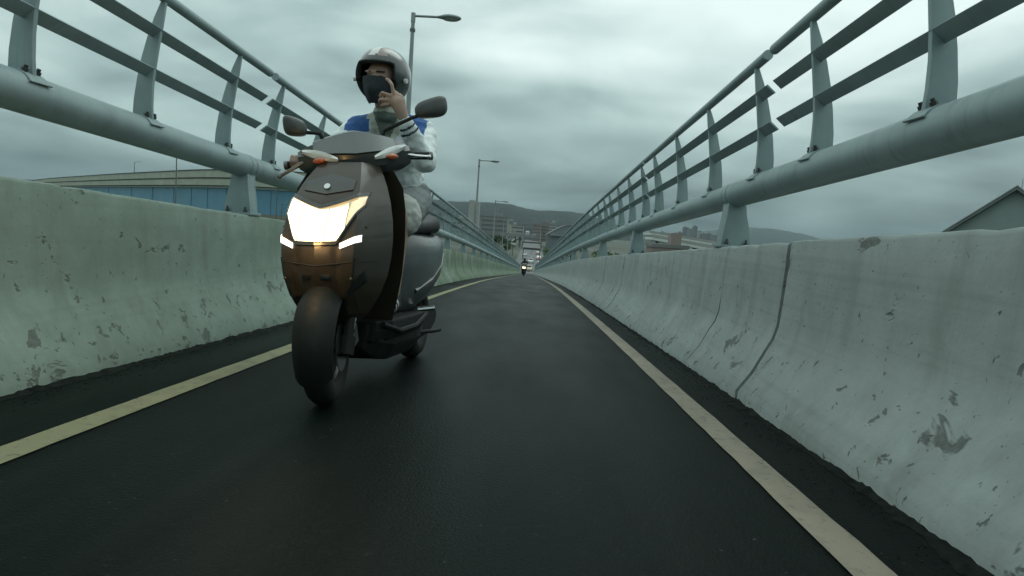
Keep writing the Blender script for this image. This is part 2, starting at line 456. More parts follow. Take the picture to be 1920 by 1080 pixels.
# the black grit lying in both gutters
def grit(x0, side, seed):
    rd = random.Random(seed); mb = MB(); rows = []; s = -2.0
    while s < 70:
        wdt = 0.015 + 0.06 * abs(noise.noise(Vector((s * 3.1, seed, 0)))) + 0.05 * abs(noise.noise(Vector((s * 14, seed, 4))))
        hh = 0.002 + 0.016 * abs(noise.noise(Vector((s * 5, seed, 9)))) + 0.010 * abs(noise.noise(Vector((s * 23, seed, 2)))) + 0.004 * rd.random()
        rows.append([(x0 + side * 0.03, s, rz(s) + hh + 0.008), (x0 - side * 0.006, s, rz(s) + hh), (x0 - side * wdt * 0.5, s, rz(s) + hh * 0.45), (x0 - side * wdt, s, rz(s) + 0.001)])
        s += 0.022 if s < 8 else 0.12
    mb.rings(rows, cap=False, closed=False)
    for i in range(700):
        s = abs(rd.gauss(0, 1)) * 5 + 0.4; x = x0 - side * (0.05 + abs(rd.gauss(0, 0.06))); r = rd.uniform(0.001, 0.0028)
        mb.ellipsoid((x, s, rz(s) + r * .6), (r, r * 1.2, r * .8), None, 5, 3)
    o = mb.build('grit', MAT['grit'], smooth=True)
    return o
tag(grit(RBASE, 1, 5), 'black grit and dirt in the gutter under the right barrier', 'grit', kind='stuff')
tag(grit(LBASE, -1, 8), 'black grit and dirt in the gutter under the left barrier', 'grit', kind='stuff')

# steel railings ----------------------------------------------------------
TUBE_Z, TUBE_R, TUBE_X = 1.160, 0.083, 0.294
PANEL = 3.9
def railing(side, x0, gap_s, ped_s, label):
    t = thing('steel_railing', label, 'railing', (x0, 0, 0))
    X = lambda a: side * a
    # shared meshes, y = 0 at the middle, z = 0 at the road
    post = MB()
    inner = [(0.238, 1.215), (0.243, 1.30), (0.241, 1.40), (0.232, 1.49), (0.216, 1.60), (0.196, 1.72), (0.178, 1.845)]
    outer = [(0.202, 1.845), (0.238, 1.76), (0.272, 1.66), (0.302, 1.55), (0.324, 1.44), (0.340, 1.33), (0.346, 1.215)]
    post.prism([(X(a), b) for a, b in inner + outer], 'y', -0.011, 0.011)
    post_me = post.mesh('post', MAT['steel'], True, 0.002)
    cl = MB()
    cx, cz = TUBE_X, TUBE_Z
    def arc(r, a0, a1, n):   # angle 0 = straight up, positive = towards the road
        return [(cx - r * math.sin(R(a0 + (a1 - a0) * i / n)), cz + r * math.cos(R(a0 + (a1 - a0) * i / n))) for i in range(n + 1)]
    poly = arc(TUBE_R + 0.001, -35, 62, 8) + arc(TUBE_R + 0.008, -35, 62, 8)[::-1]
    cl.prism([(X(a), b) for a, b in poly], 'y', -0.052, 0.052)
    lp = arc(TUBE_R + 0.004, 62, 66, 1) + arc(TUBE_R + 0.014, 62, 66, 1)[::-1]
    cl.prism([(X(a), b) for a, b in lp], 'y', -0.058, 0.058)
    clamp_me = cl.mesh('clamp', MAT['steel'], False, 0.0015)
    bo = MB(); ba = R(24); bd = Vector((X(-math.sin(ba)), 0, math.cos(ba))); bc = Vector((X(cx), 0, cz))
    bo.rings([[bc + bd * h + (Vector((0, 1, 0)) * math.cos(k * 1.0472) + bd.cross(Vector((0, 1, 0))) * math.sin(k * 1.0472)) * r for k in range(6)]
              for h, r in ((TUBE_R + .006, .013), (TUBE_R + .021, .013), (TUBE_R + .0215, .008), (TUBE_R + .033, .0075))])
    bolt_me = bo.mesh('bolt', MAT['bolt'], False)
    def span(kind, a, b, cap=True):
        m = MB()
        if kind == 'tube': m.tube([(X(cx), 0, cz), (X(cx), b - a, cz)], TUBE_R, 40)
        elif kind == 'hand': m.tube([(X(0.190), 0, 1.868), (X(0.190), b - a, 1.868)], 0.029, 16)
        else:
            zc_ = 1.477 if kind == 'low' else 1.680; xc = 0.258 if kind == 'low' else 0.222
            q = [(-0.021, 0.025), (-0.029, 0.018), (0.021, -0.025), (0.029, -0.018)]
            m.prism([(X(xc + u), zc_ + v) for u, v in q], 'y', 0, b - a)
        return m.mesh({'tube': 'pipe', 'hand': 'handrail', 'low': 'rail', 'up': 'rail'}[kind], MAT['steel'], True, 0 if kind in ('tube', 'hand') else 0.001)
    g = 0.085
    spans = {k: span(k, 0, PANEL - (0.004 if k == 'tube' else g)) for k in ('tube', 'hand', 'low', 'up')}
    names = {'tube': 'pipe', 'hand': 'handrail', 'low': 'rail', 'up': 'rail'}
    i = -2
    while gap_s + i * PANEL < RAMP_END - PANEL:
        s = gap_s + i * PANEL; rot = (math.atan2(rz(s + PANEL) - rz(s), PANEL), 0, 0)
        for k in ('hand', 'low', 'up'):
            link(names[k], spans[k], t, (0, s + g / 2, rz(s)), rot)
        sp = ped_s + i * PANEL
        link('pipe', spans['tube'], t, (0, sp, rz(sp)), (math.atan2(rz(sp + PANEL) - rz(sp), PANEL), 0, 0))
        for d in ((0.30, 1.32, 2.37, 3.42) if i != -1 else (0.75, 1.74, 2.56, 3.45)):
            p = link('post', post_me, t, (0, s + d, rz(s + d)))
            if s + d < 34:
                link('clamp', clamp_me, p)
                if s + d < 10:
                    for dy in (-0.034, 0.034): link('bolt', bolt_me, p, (0, dy, 0))
        i += 1
    # pedestals with a flared web and a base plate, sleeve on the pipe above
    pe = MB()
    inner = [(0.206, 0.80), (0.212, 0.86), (0.222, 0.95), (0.232, 1.02), (0.236, 1.12)]
    outer = [(0.348, 1.12), (0.364, 1.02), (0.384, 0.95), (0.400, 0.86), (0.404, 0.80)]
    for yy in (-0.055, 0.055):
        pe.prism([(X(a), b) for a, b in inner + outer], 'y', yy - 0.008, yy + 0.008)
    pe.prism([(X(a), b) for a, b in inner + [(q[0] + .014, q[1]) for q in inner[::-1]]], 'y', -0.046, 0.046)
    pe.prism([(X(a), b) for a, b in outer + [(q[0] - .014, q[1]) for q in outer[::-1]]], 'y', -0.046, 0.046)
    pe.box((X(0.304), 0, 0.815), (0.22, 0.19, 0.018))
    ped_me = pe.mesh('pedestal', MAT['steel'], True, 0.002)
    sl = MB(); sl.tube([(X(cx), -0.035, cz), (X(cx), 0.035, cz)], TUBE_R + 0.0035, 40)
    sleeve_me = sl.mesh('sleeve', MAT['steel'], True)
    nb = MB()
    nb.rings([[(r * math.cos(k * 1.0472), r * math.sin(k * 1.0472), h) for k in range(6)] for h, r in ((0.82, .013), (0.842, .013), (0.8425, .007), (0.862, .0065))])
    nut_me = nb.mesh('anchor_bolt', MAT['bolt'])
    i = -1
    while ped_s + i * PANEL < RAMP_END:
        s = ped_s + i * PANEL
        q = link('pedestal', ped_me, t, (0, s, rz(s)))
        if s < 30: link('sleeve', sleeve_me, q)
        if s < 10:
            for a in (0.24, 0.368):
                for yy in (-0.08, 0.08): link('anchor_bolt', nut_me, q, (X(a), yy, 0))
        i += 1
    return t
rail_r = railing(1, RBASE, 3.62, 4.42, 'grey steel railing with a thick pipe on top of the right barrier')
rail_l = railing(-1, LBASE, 4.78, 4.66, 'grey steel railing with a thick pipe on the left barrier, behind the near rider')
# ------------------------------------------------------------------ ground, far road, hills
def ground_mat():
    t = NT('ground'); p = t.pos()
    n = t.noise(p, 0.012, 5, 0.6); m = t.noise(p, 0.11, 5, 0.65)
    c = t.ramp(n, [(0.38, (0.035, 0.05, 0.028)), (0.5, (0.075, 0.085, 0.07)), (0.62, (0.12, 0.125, 0.115))])
    c = t.mix(t.ramp(m, [(0.4, 0.0), (0.65, 0.6)]), c, (0.045, 0.06, 0.035))
    t.col(c); t.rough(0.95)
    return t.m
MAT['ground'] = ground_mat()
mb = MB(); mb.add([(-6000, -600, GROUND), (6000, -600, GROUND), (6000, 9000, GROUND), (-6000, 9000, GROUND)], [(0, 1, 2, 3)])
tag(mb.build('ground', MAT['ground']), 'flat low ground around the ramp', kind='structure')
MAT['far_asphalt'] = simple('far_asphalt', (0.12, 0.125, 0.125), 0.8, 0, 0.2, 0.05, space='pos')
mb = MB(); mb.add([(-4.5, RAMP_END, GROUND + .08), (5.5, RAMP_END, GROUND + .08), (9, 1500, GROUND + .08), (-9, 1500, GROUND + .08)], [(0, 1, 2, 3)])
tag(mb.build('far_road', MAT['far_asphalt']), 'pale road running on straight beyond the foot of the ramp', kind='structure')
MAT['far_paint'] = simple('far_paint', (0.55, 0.55, 0.5), 0.8)
mb = MB()
fr = [o for o in COL.objects if o.name == 'far_road'][0]
for i in range(26):
    mk = MB(); y = 160 + i * 14; mk.add([(0.42, y, 0), (0.58, y, 0), (0.58, y + 5, 0), (0.42, y + 5, 0)], [(0, 1, 2, 3)])
    mk.build('lane_dash', MAT['far_paint'], fr, loc=(0, 0, GROUND + .09))
def forest_mat():
    t = NT('forest_hill'); p = t.pos()
    n = t.noise(p, 0.018, 6, 0.7)
    t.col(t.ramp(n, [(0.3, (0.009, 0.017, 0.018)), (0.7, (0.021, 0.034, 0.032))])); t.rough(0.95)
    t.bump(n, 0.7, 12)
    return t.m
MAT['forest'] = forest_mat()
def hill(name, label, y0, depth, x0, x1, crest, nx=160, ny=16, seed=0, amp=5):
    mb = MB(); rows = []
    for j in range(ny + 1):
        v = j / ny; prof = math.sin(math.pi * min(1, v * 1.0)) ** 0.8 if 0 < v < 1 else 0
        row = []
        for i in range(nx + 1):
            x = x0 + (x1 - x0) * i / nx
            h = crest(x) * prof
            h += (noise.noise(Vector((x * .012, v * 6, seed))) * amp + noise.noise(Vector((x * .05, v * 20, seed))) * amp * .35) * prof
            row.append((x, y0 + depth * v, GROUND - 3 + max(0, h)))
        rows.append(row)
    mb.rings(rows, cap=False, closed=False)
    return tag(mb.build(name, MAT['forest'], smooth=True, angle=80), label, kind='structure')
RID = [(-3200, 60), (-2200, 95), (-1400, 120), (-900, 128), (-620, 132), (-500, 130), (-420, 127), (-250, 133), (-110, 134), (-60, 124), (-30, 117), (30, 113), (90, 116), (160, 119), (220, 114), (300, 96), (420, 66), (600, 30), (900, 0), (3000, 0)]
def ridge(x):
    for (a, b), (c, d) in zip(RID, RID[1:]):
        if a <= x <= c:
            u = (x - a) / (c - a); u = u * u * (3 - 2 * u); return b + (d - b) * u
    return 0
hill('hills', 'dark wooded ridge on the horizon behind the city', 2560, 900, -3000, 900, ridge, 220, 18, 2, 4)
hill('hills', 'faint far hill low on the horizon right of the lane', 6600, 1500, 1200, 5400, lambda x: 235 * math.exp(-((x - 2600) / 1000) ** 2), 120, 12, 5, 9)

# ------------------------------------------------------------------ street lamps on the left
MAT['lamp_pole'] = simple('lamp_pole_steel', (0.30, 0.34, 0.335), 0.5, 0.3, 0.12, 2)
MAT['lamp_head'] = simple('lamp_head_grey', (0.30, 0.34, 0.33), 0.5, 0.1, 0.1, 5)
MAT['lamp_glass'] = simple('lamp_glass', (0.45, 0.50, 0.49), 0.25, 0, 0.08, 9)
MAT['pole_bracket'] = simple('pole_bracket', (0.16, 0.17, 0.16), 0.6, 0.2, 0.2, 8)
def make_lamp():
    t = thing('street_lamp', 'x', 'street lamp')
    m = MB(); m.tube([(0, 0, -0.6), (0, 0, 3), (0, 0, 7.30)], [0.105, 0.085, 0.052], 14); m.build('pole', MAT['lamp_pole'], t, True)
    m = MB(); m.tube([(0, 0, 7.24), (0, 0, 7.5)], 0.066, 14); m.build('pole_cap', MAT['lamp_pole'], t, True)
    m = MB(); m.tube([(0, 0, 6.98), (0, 0, 7.06)], 0.08, 14); m.build('collar', MAT['pole_bracket'], t, True)
    m = MB(); m.tube([(0.04, 0, 7.42), (0.4, 0, 7.425), (0.78, 0, 7.43)], 0.034, 10); m.build('arm', MAT['lamp_pole'], t, True)
    m = MB(); sec = []
    for x, wd, z0, z1 in ((0.70, .05, 7.40, 7.46), (0.80, .09, 7.385, 7.48), (0.92, .15, 7.365, 7.51), (1.05, .175, 7.355, 7.52), (1.2, .165, 7.358, 7.51), (1.32, .12, 7.37, 7.485), (1.385, .05, 7.40, 7.45)):
        sec.append([(x, wd * math.cos(a), (z0 + z1) / 2 + (z1 - z0) / 2 * math.sin(a)) for a in [2 * math.pi * k / 16 for k in range(16)]])
    m.rings(sec); hd = m.build('lamp_head', MAT['lamp_head'], t, True)
    m = MB(); m.ellipsoid((1.1, 0, 7.368), (0.22, 0.13, 0.03), None, 18, 8); m.build('diffuser', MAT['lamp_glass'], hd, True)
    m = MB(); m.box((0, -0.12, 0.4), (0.14, 0.06, 0.3)); m.build('access_door', MAT['pole_bracket'], t)
    return t
lamp0 = make_lamp()
LAMPS = [(19, -3.86, 'street lamp whose head reaches out above the near rider\'s helmet'), (44, -3.9, 'second street lamp from the camera, standing in front of the twin towers'),
         (69, -4.1, 'thin street lamp next beyond the one before the twin towers'), (94, -4.2, 'small far street lamp, fourth from the camera'),
         (119, -4.3, 'tiny street lamp, fifth from the camera, near the foot of the ramp'), (144, -4.4, 'tiniest street lamp, last of the row at the foot of the ramp')]
for i, (s, x, lb) in enumerate(LAMPS):
    o = lamp0 if i == 0 else copy_tree(lamp0)
    o.location = (x, s, rz(s) - 0.02 + (0.12 if i == 0 else 0.3)); o['label'] = lb; o['group'] = 'street lamps along the left side of the ramp'
    pb = MB(); pb.box((x + 0.72, s, rz(s) - 0.14), (1.7, 0.5, 0.3)); pb.build('lamp_bracket', MAT['soffit'], deck)

# ------------------------------------------------------------------ blue girder flyover on the left
MAT['flyover_concrete'] = simple('flyover_concrete', (0.42, 0.45, 0.37), 0.85, 0, 0.14, 0.4, space='pos')
MAT['girder_blue'] = simple('girder_blue', (0.14, 0.32, 0.44), 0.5, 0.1, 0.10, 0.25, space='pos')
MAT['flange_white'] = simple('flange_white', (0.62, 0.65, 0.62), 0.6, 0, 0.08, 0.5, space='pos')
MAT['dark_gap'] = simple('dark_seam', (0.03, 0.035, 0.035), 0.9)
def catmull(P, n):
    out = []
    for i in range(len(P) - 1):
        p0 = Vector(P[max(i - 1, 0)]); p1 = Vector(P[i]); p2 = Vector(P[i + 1]); p3 = Vector(P[min(i + 2, len(P) - 1)])
        for k in range(n):
            t = k / n
            out.append(0.5 * ((2 * p1) + (p2 - p0) * t + (2 * p0 - 5 * p1 + 4 * p2 - p3) * t * t + (3 * p1 - p0 - 3 * p2 + p3) * t ** 3))
    out.append(Vector(P[-1])); return out
FLY = catmull([(-330, 420), (-231, 300), (-134, 200), (-85, 152), (-62, 131), (-46, 122), (-35, 128), (-32, 150), (-37, 195), (-52, 270)], 6)
fly = thing('flyover', 'curved flyover with beige parapet and blue steel girder beyond the left barrier', 'flyover')
def ribbon(off0, off1, z0, z1, name, mat, pts=FLY, parent=fly):
    mb = MB(); rows = []
    for i, p in enumerate(pts):
        a = pts[max(i - 1, 0)]; b = pts[min(i + 1, len(pts) - 1)]; d = (b - a).normalized(); nrm = Vector((d.y, -d.x))   # towards the camera side
        q0 = p + nrm * off0; q1 = p + nrm * off1
        rows.append([(q0.x, q0.y, z0), (q1.x, q1.y, z0), (q1.x, q1.y, z1), (q0.x, q0.y, z1)])
    mb.rings(rows); return mb.build(name, mat, parent)
ZT = 8.5
ribbon(-4.5, -4.2, ZT - 1.2, ZT, 'parapet', MAT['flyover_concrete']); ribbon(4.2, 4.5, ZT - 1.55, ZT, 'parapet', MAT['flyover_concrete'])
ribbon(4.52, 4.62, ZT - .12, ZT + .03, 'coping', MAT['dark_gap'])
ribbon(-4.4, 4.35, ZT - 3.1, ZT - 1.25, 'deck_slab', MAT['flyover_concrete'])
ribbon(4.36, 4.47, ZT - 1.75, ZT - 1.62, 'drip_edge', MAT['dark_gap'])
ribbon(-3.6, 3.6, ZT - 3.55, ZT - 3.2, 'top_flange', MAT['flange_white'])
ribbon(-3.2, 3.2, ZT - 8.2, ZT - 3.56, 'girder', MAT['girder_blue'])
for i in range(1, len(FLY) - 1, 2):
    p = FLY[i]; d = (FLY[i + 1] - FLY[i - 1]).normalized(); nrm = Vector((d.y, -d.x))
    q = p + nrm * 3.26; m = MB(); m.box((0, 0, 0), (0.14, 0.1, 4.6), (0, 0, math.atan2(d.y, d.x))); m.build('stiffener', MAT['girder_blue'], fly, loc=(q.x, q.y, ZT - 5.9))
for i in (3, 10, 17, 24, 31):
    p = FLY[i]; m = MB(); m.tube([(p.x, p.y, GROUND), (p.x, p.y, ZT - 8.2)], 1.4, 16); m.build('pier', MAT['flyover_concrete'], fly, True)
def light_pole(x, y, z, h, arm, label):
    t = thing('light_pole', label, 'light pole', (x, y, z), group='light poles around the flyover')
    m = MB(); m.tube([(0, 0, 0), (0, 0, h)], [.13, .07], 10); m.build('pole', MAT['pole_bracket'], t, True)
    m = MB(); m.tube([(0, 0, h - .05), (arm * .5, 0, h + .15), (arm, 0, h + .2)], .05, 8); m.build('arm', MAT['pole_bracket'], t, True)
    m = MB(); m.ellipsoid((arm + .3 * (1 if arm > 0 else -1), 0, h + .2), (.45, .17, .09), None, 12, 6); m.build('lamp_head', MAT['lamp_head'], t, True)
light_pole(-53.5, 95, GROUND, 20.5, 1.5, 'dark thin light pole standing in front of the flyover')
light_pole(-104, 165, ZT - 1.4, 4.2, 1.4, 'short light pole rising from the far left of the flyover')
light_pole(-47.5, 118, GROUND, 15.2, 1.6, 'light pole standing before the blue girder right of the first')
light_pole(-41.0, 104, GROUND, 11.8, 2.4, 'low light pole right of the flyover near the scooter headlight')

# ------------------------------------------------------------------ buildings
MAT['gable_wall'] = simple('gable_wall', (0.27, 0.33, 0.32), 0.9, 0, 0.12, 0.5, space='pos', bump=0.1)
MAT['gable_roof'] = simple('gable_roof', (0.15, 0.18, 0.175), 0.7, 0, 0.2, 0.6, space='pos')
MAT['trim'] = simple('roof_trim', (0.42, 0.45, 0.43), 0.7, 0, 0.1, 1, space='pos')
gb = thing('gabled_building', 'grey gabled building whose roof peak shows above the right barrier', 'building', (32.7, 45, GROUND), (0, 0, R(-36)))
hw, pk, ev = 11.0, 15.3, 5.9
m = MB(); m.prism([(-hw, 0), (hw, 0), (hw, ev), (0, pk), (-hw, ev)], 'y', 0, 16); m.build('wall', MAT['gable_wall'], gb)
sl = math.atan2(pk - ev, hw)
for sgn in (-1, 1):
    m = MB(); m.prism([(0, pk + .03), (0, pk + .26), (sgn * (hw + .7), ev - .7 * math.tan(sl) + .26), (sgn * (hw + .7), ev - .7 * math.tan(sl) + .03)], 'y', -0.45, 16.4); rf = m.build('roof_slope', MAT['gable_roof'], gb)
    m = MB(); m.prism([(0, pk + .27), (0, pk + .34), (sgn * (hw + .7), ev - .7 * math.tan(sl) + .34), (sgn * (hw + .7), ev - .7 * math.tan(sl) + .27)], 'y', -0.5, -0.3); m.build('barge_board', MAT['trim'], gb)
m = MB(); m.tube([(0.25, -.2, pk + .1), (0.25, -.2, pk + .75)], .018, 6); m.build('lightning_rod', MAT['pole_bracket'], gb)
MAT['dark_glass'] = simple('window_glass', (0.03, 0.04, 0.045), 0.15, 0, 0.2, 2)
for x in (-5, 0, 5):
    m = MB(); m.box((0, 0, 0), (1.6, 0.08, 1.5)); wv = m.build('window', MAT['dark_glass'], gb, loc=(x, -0.03, 5.2))
    m = MB(); m.box((0, 0, -0.83), (1.9, 0.22, 0.12)); m.build('sill', MAT['trim'], wv)

MAT['band_glass'] = simple('band_glass', (0.13, 0.145, 0.15), 0.4, 0, 0.2, 1)
BCOL = [simple('facade_%s' % n, c, 0.85, 0, 0.12, 0.08, space='pos') for n, c in (('grey', (0.23, 0.245, 0.24)), ('pale', (0.36, 0.37, 0.35)), ('warm', (0.27, 0.22, 0.20)), ('blue_grey', (0.20, 0.23, 0.25)), ('cream', (0.40, 0.38, 0.31)))]
MAT['roof_flat'] = simple('roof_flat', (0.20, 0.21, 0.20), 0.9, 0, 0.15, 0.1, space='pos')
def building(x, y, wd, dp, top, ci, label, group, storeys=True, rd=random.Random(3)):
    h = top - GROUND
    t = thing('building', label, 'building', (x, y, GROUND), group=group)
    m = MB(); m.box((0, 0, h / 2), (wd, dp, h)); m.build('wall', BCOL[ci], t)
    m = MB(); m.box((0, 0, h + .4), (wd + .5, dp + .5, .8)); rf = m.build('roof', MAT['roof_flat'], t)
    m = MB(); m.box((wd * rd.uniform(-.25, .25), 0, h + 2.1), (wd * .3, dp * .4, 2.6)); m.build('stair_tower', BCOL[ci], rf)
    if storeys:
        k = max(1, int(h / 3.6))
        for i in range(k):
            if GROUND + 2 + i * 3.5 + 1.4 > top: break
            m = MB(); m.box((0, 0, 0), (wd * .9, .25, 1.5)); m.build('window_band', MAT['band_glass'], t, loc=(0, -dp / 2 - .02, 2.4 + i * 3.5))
    return t
rd = random.Random(11)
# skyline seen under the right-hand pipe
SK = [(1180, 7), (1192, 10), (1205, 8), (1216, 12), (1226, 10), (1236, 15), (1246, 13), (1257, 15), (1268, 17), (1277, 27), (1285, 24), (1294, 30), (1303, 22), (1311, 17), (1320, 18), (1329, 15), (1338, 16), (1346, 12), (1356, 11), (1366, 12), (1378, 9), (1392, 8)]
ORD = ['first', 'second', 'third', 'fourth', 'fifth', 'sixth', 'seventh', 'eighth', 'ninth', 'tenth', 'eleventh', 'twelfth', 'thirteenth', 'fourteenth', 'fifteenth', 'sixteenth', 'seventeenth', 'eighteenth', 'nineteenth', 'twentieth', 'twenty-first', 'last']
for i, (px, hp) in enumerate(SK):
    Y = 1500 + (i * 37) % 90
    u = (px - 960) / 1200; X = Y * (u - 0.0246 + 0.0005) * 0.985
    lb = {9: 'tall tower block, left one of the pair rising over the skyline right of the lane', 11: 'tallest tower block of the skyline seen under the right-hand pipe', 10: 'narrow tower block between the two tallest of the right skyline'}.get(i, 'small block in the right skyline under the pipe, %s from the left' % ORD[i])
    building(X, Y, 10.5 + rd.uniform(-2, 3), 14, CAM_H + hp * Y / 1200, [0, 3, 1, 0, 3][i % 5], lb, 'far skyline blocks on the right', False)
# the town behind the foot of the ramp
building(-29.5, 500, 21, 16, 9.6, 0, 'broad grey block behind the third street lamp', 'town buildings beyond the ramp')
building(-58, 520, 17, 16, 6.4, 1, 'pale block just left of the twin towers', 'town buildings beyond the ramp')
building(-84, 540, 22, 16, 9.5, 3, 'blue-grey block partly behind the left railing', 'town buildings beyond the ramp')
building(-14.0, 620, 12, 14, 5.2, 1, 'low pale block right of the broad grey block', 'town buildings beyond the ramp')
building(-4.0, 760, 13, 14, 8.2, 3, 'slim blue-grey block left of the reddish blocks', 'town buildings beyond the ramp')
building(5.0, 700, 9, 14, 8.6, 2, 'reddish block above the foot of the ramp, left one of two', 'town buildings beyond the ramp')
building(14.5, 710, 8, 14, 10.6, 2, 'reddish block above the foot of the ramp, taller right one of two', 'town buildings beyond the ramp')
building(24, 800, 12, 14, 12.5, 1, 'pale block behind the arched roof', 'town buildings beyond the ramp')
building(-59.5, 148, 9, 8, 0.9, 4, 'cream house with dark windows low behind the scooter headlight', 'town buildings beyond the ramp')
building(31.5, 150, 8, 8, -0.9, 2, 'low reddish house under the right-hand pipe', 'town buildings beyond the ramp')
tiny = sorted([(rd.uniform(-0.15, 0.06), rd.uniform(850, 2000)) for _ in range(18)])
for i, (k, Y) in enumerate(tiny):
    building(k * Y, Y, rd.uniform(9, 20), 14, rd.uniform(-1, 9), rd.choice([0, 1, 1, 3, 4]), 'tiny distant block under the wooded ridge, %s from the left' % ORD[i], 'tiny distant blocks under the ridge', False)
# twin towers
tw = thing('twin_tower', 'pale twin concrete towers behind the second street lamp', 'tower', (-37.2, 400, GROUND))
for dx, h, wdt in ((-1.0, 27.0, 3.6), (2.9, 26.2, 2.0)):
    m = MB(); m.rings([[(dx + a * wdt / 2 * k, b * 2.2 * k, z) for a, b in ((-1, -1), (1, -1), (1, 1), (-1, 1))] for z, k in ((0, 1.25), (h * .6, 1.05), (h, .92))]); m.build('shaft', BCOL[1], tw, bevel=.1)
m = MB(); m.box((1.3, 0, 20.5), (1.6, 2.2, 1.2)); m.build('cross_beam', BCOL[1], tw)

# crossing viaduct with vehicles, arch-roofed hall
vi = thing('viaduct', 'dark viaduct crossing behind the foot of the ramp', 'viaduct')
VZ = -2.1
m = MB(); m.box((-17, 400, VZ - .55), (40, 9, 1.1)); m.build('deck_slab', BCOL[0], vi)
m = MB(); m.box((-17, 395.7, VZ + .45), (40, .25, .9)); m.build('parapet', BCOL[0], vi)
for x in (-34, -27, -20, -14, -10, -7):
    m = MB(); m.tube([(x, 400, GROUND), (x, 400, VZ - 1.1)], .65, 12); m.build('pier', BCOL[0], vi, True)
hall = thing('arched_hall', 'hall with a curved white-edged roof right of the ramp foot', 'hall', (19, 450, GROUND))
arc = [(-9 + 18 * i / 20, 9.2 + 8.0 * (math.sin(math.pi * .5 * i / 20)) ** 1.1) for i in range(21)]
m = MB(); m.prism(arc + [(p[0], p[1] - .5) for p in arc[::-1]], 'y', -8, 8); m.build('roof', BCOL[1], hall)
m = MB(); m.prism([(p[0] * .97, p[1] - .7) for p in arc] + [(8.7, 0), (-8.7, 0)], 'y', -7.5, 7.5); m.build('wall', BCOL[3], hall)
m = MB(); m.box((1, -9, 9.0), (15, 2, .6)); m.build('canopy', BCOL[1], hall)
rv = thing('raised_road', 'two-level white raised road under the right-hand pipe', 'raised road')
for (xa, ya, za), (xb, yb, zb) in (((44, 250, 2.9), (92, 262, -1.2)), ((36, 200, 1.1), (66, 205, -2.2))):
    a, b = Vector((xa, ya, za)), Vector((xb, yb, zb)); d = b - a; c = (a + b) / 2
    m = MB(); m.box((0, 0, 0), (d.length, 6, .8)); m.build('deck_slab', MAT['flange_white'], rv, loc=c).rotation_euler = (0, -math.atan2(d.z, math.hypot(d.x, d.y)), math.atan2(d.y, d.x))
    m = MB(); m.box((0, -2.9, .9), (d.length, .2, .8)); m.build('parapet', BCOL[1], rv, loc=c).rotation_euler = (0, -math.atan2(d.z, math.hypot(d.x, d.y)), math.atan2(d.y, d.x))
    for k in (.1, .5, .9):
        p = a + d * k; m = MB(); m.tube([(p.x, p.y, GROUND), (p.x, p.y, p.z - .4)], .5, 10); m.build('pier', BCOL[0], rv, True)
# overhead height gantries on the far road
MAT['gantry'] = simple('gantry_steel', (0.07, 0.08, 0.08), 0.6, 0.3)
def gantry(y, x0, x1, h, label):
    t = thing('gantry', label, 'gantry', (0, y, GROUND))
    for x in (x0, x1):
        m = MB(); m.box((x, 0, h / 2), (.3, .3, h)); m.build('post', MAT['gantry'], t)
    m = MB(); m.box(((x0 + x1) / 2, 0, h), (x1 - x0 + .3, .4, .7)); m.build('beam', MAT['gantry'], t)
    m = MB(); m.box(((x0 + x1) / 2, 0, h - 1.3), (.25, .25, 1.9)); m.build('hanger', BCOL[1], t)
gantry(345, -4.6, 5.6, 4.3, 'dark gantry over the far road, farther one')
gantry(232, -2.6, 3.4, 4.0, 'dark gantry over the far road, nearer one')
# signs beside the far road
MAT['sign_white'] = simple('sign_white', (0.75, 0.77, 0.75), 0.5)
def far_sign(x, y, z, w_, h_, label):
    t = thing('road_sign', label, 'sign', (x, y, GROUND), group='white signs beyond the ramp')
    m = MB(); m.tube([(0, .1, 0), (0, .1, z - GROUND)], .12, 8); m.build('post', MAT['gantry'], t, True)
    m = MB(); m.box((0, 0, z - GROUND), (w_, .1, h_)); m.build('panel', MAT['sign_white'], t, bevel=.02)
far_sign(-10.0, 330, -4.2, 3.0, 1.1, 'small white sign left of the far road, nearest to the left railing')
far_sign(-7.2, 260, -4.9, 2.2, .7, 'small white sign left of the far road, beside the nearer gantry')

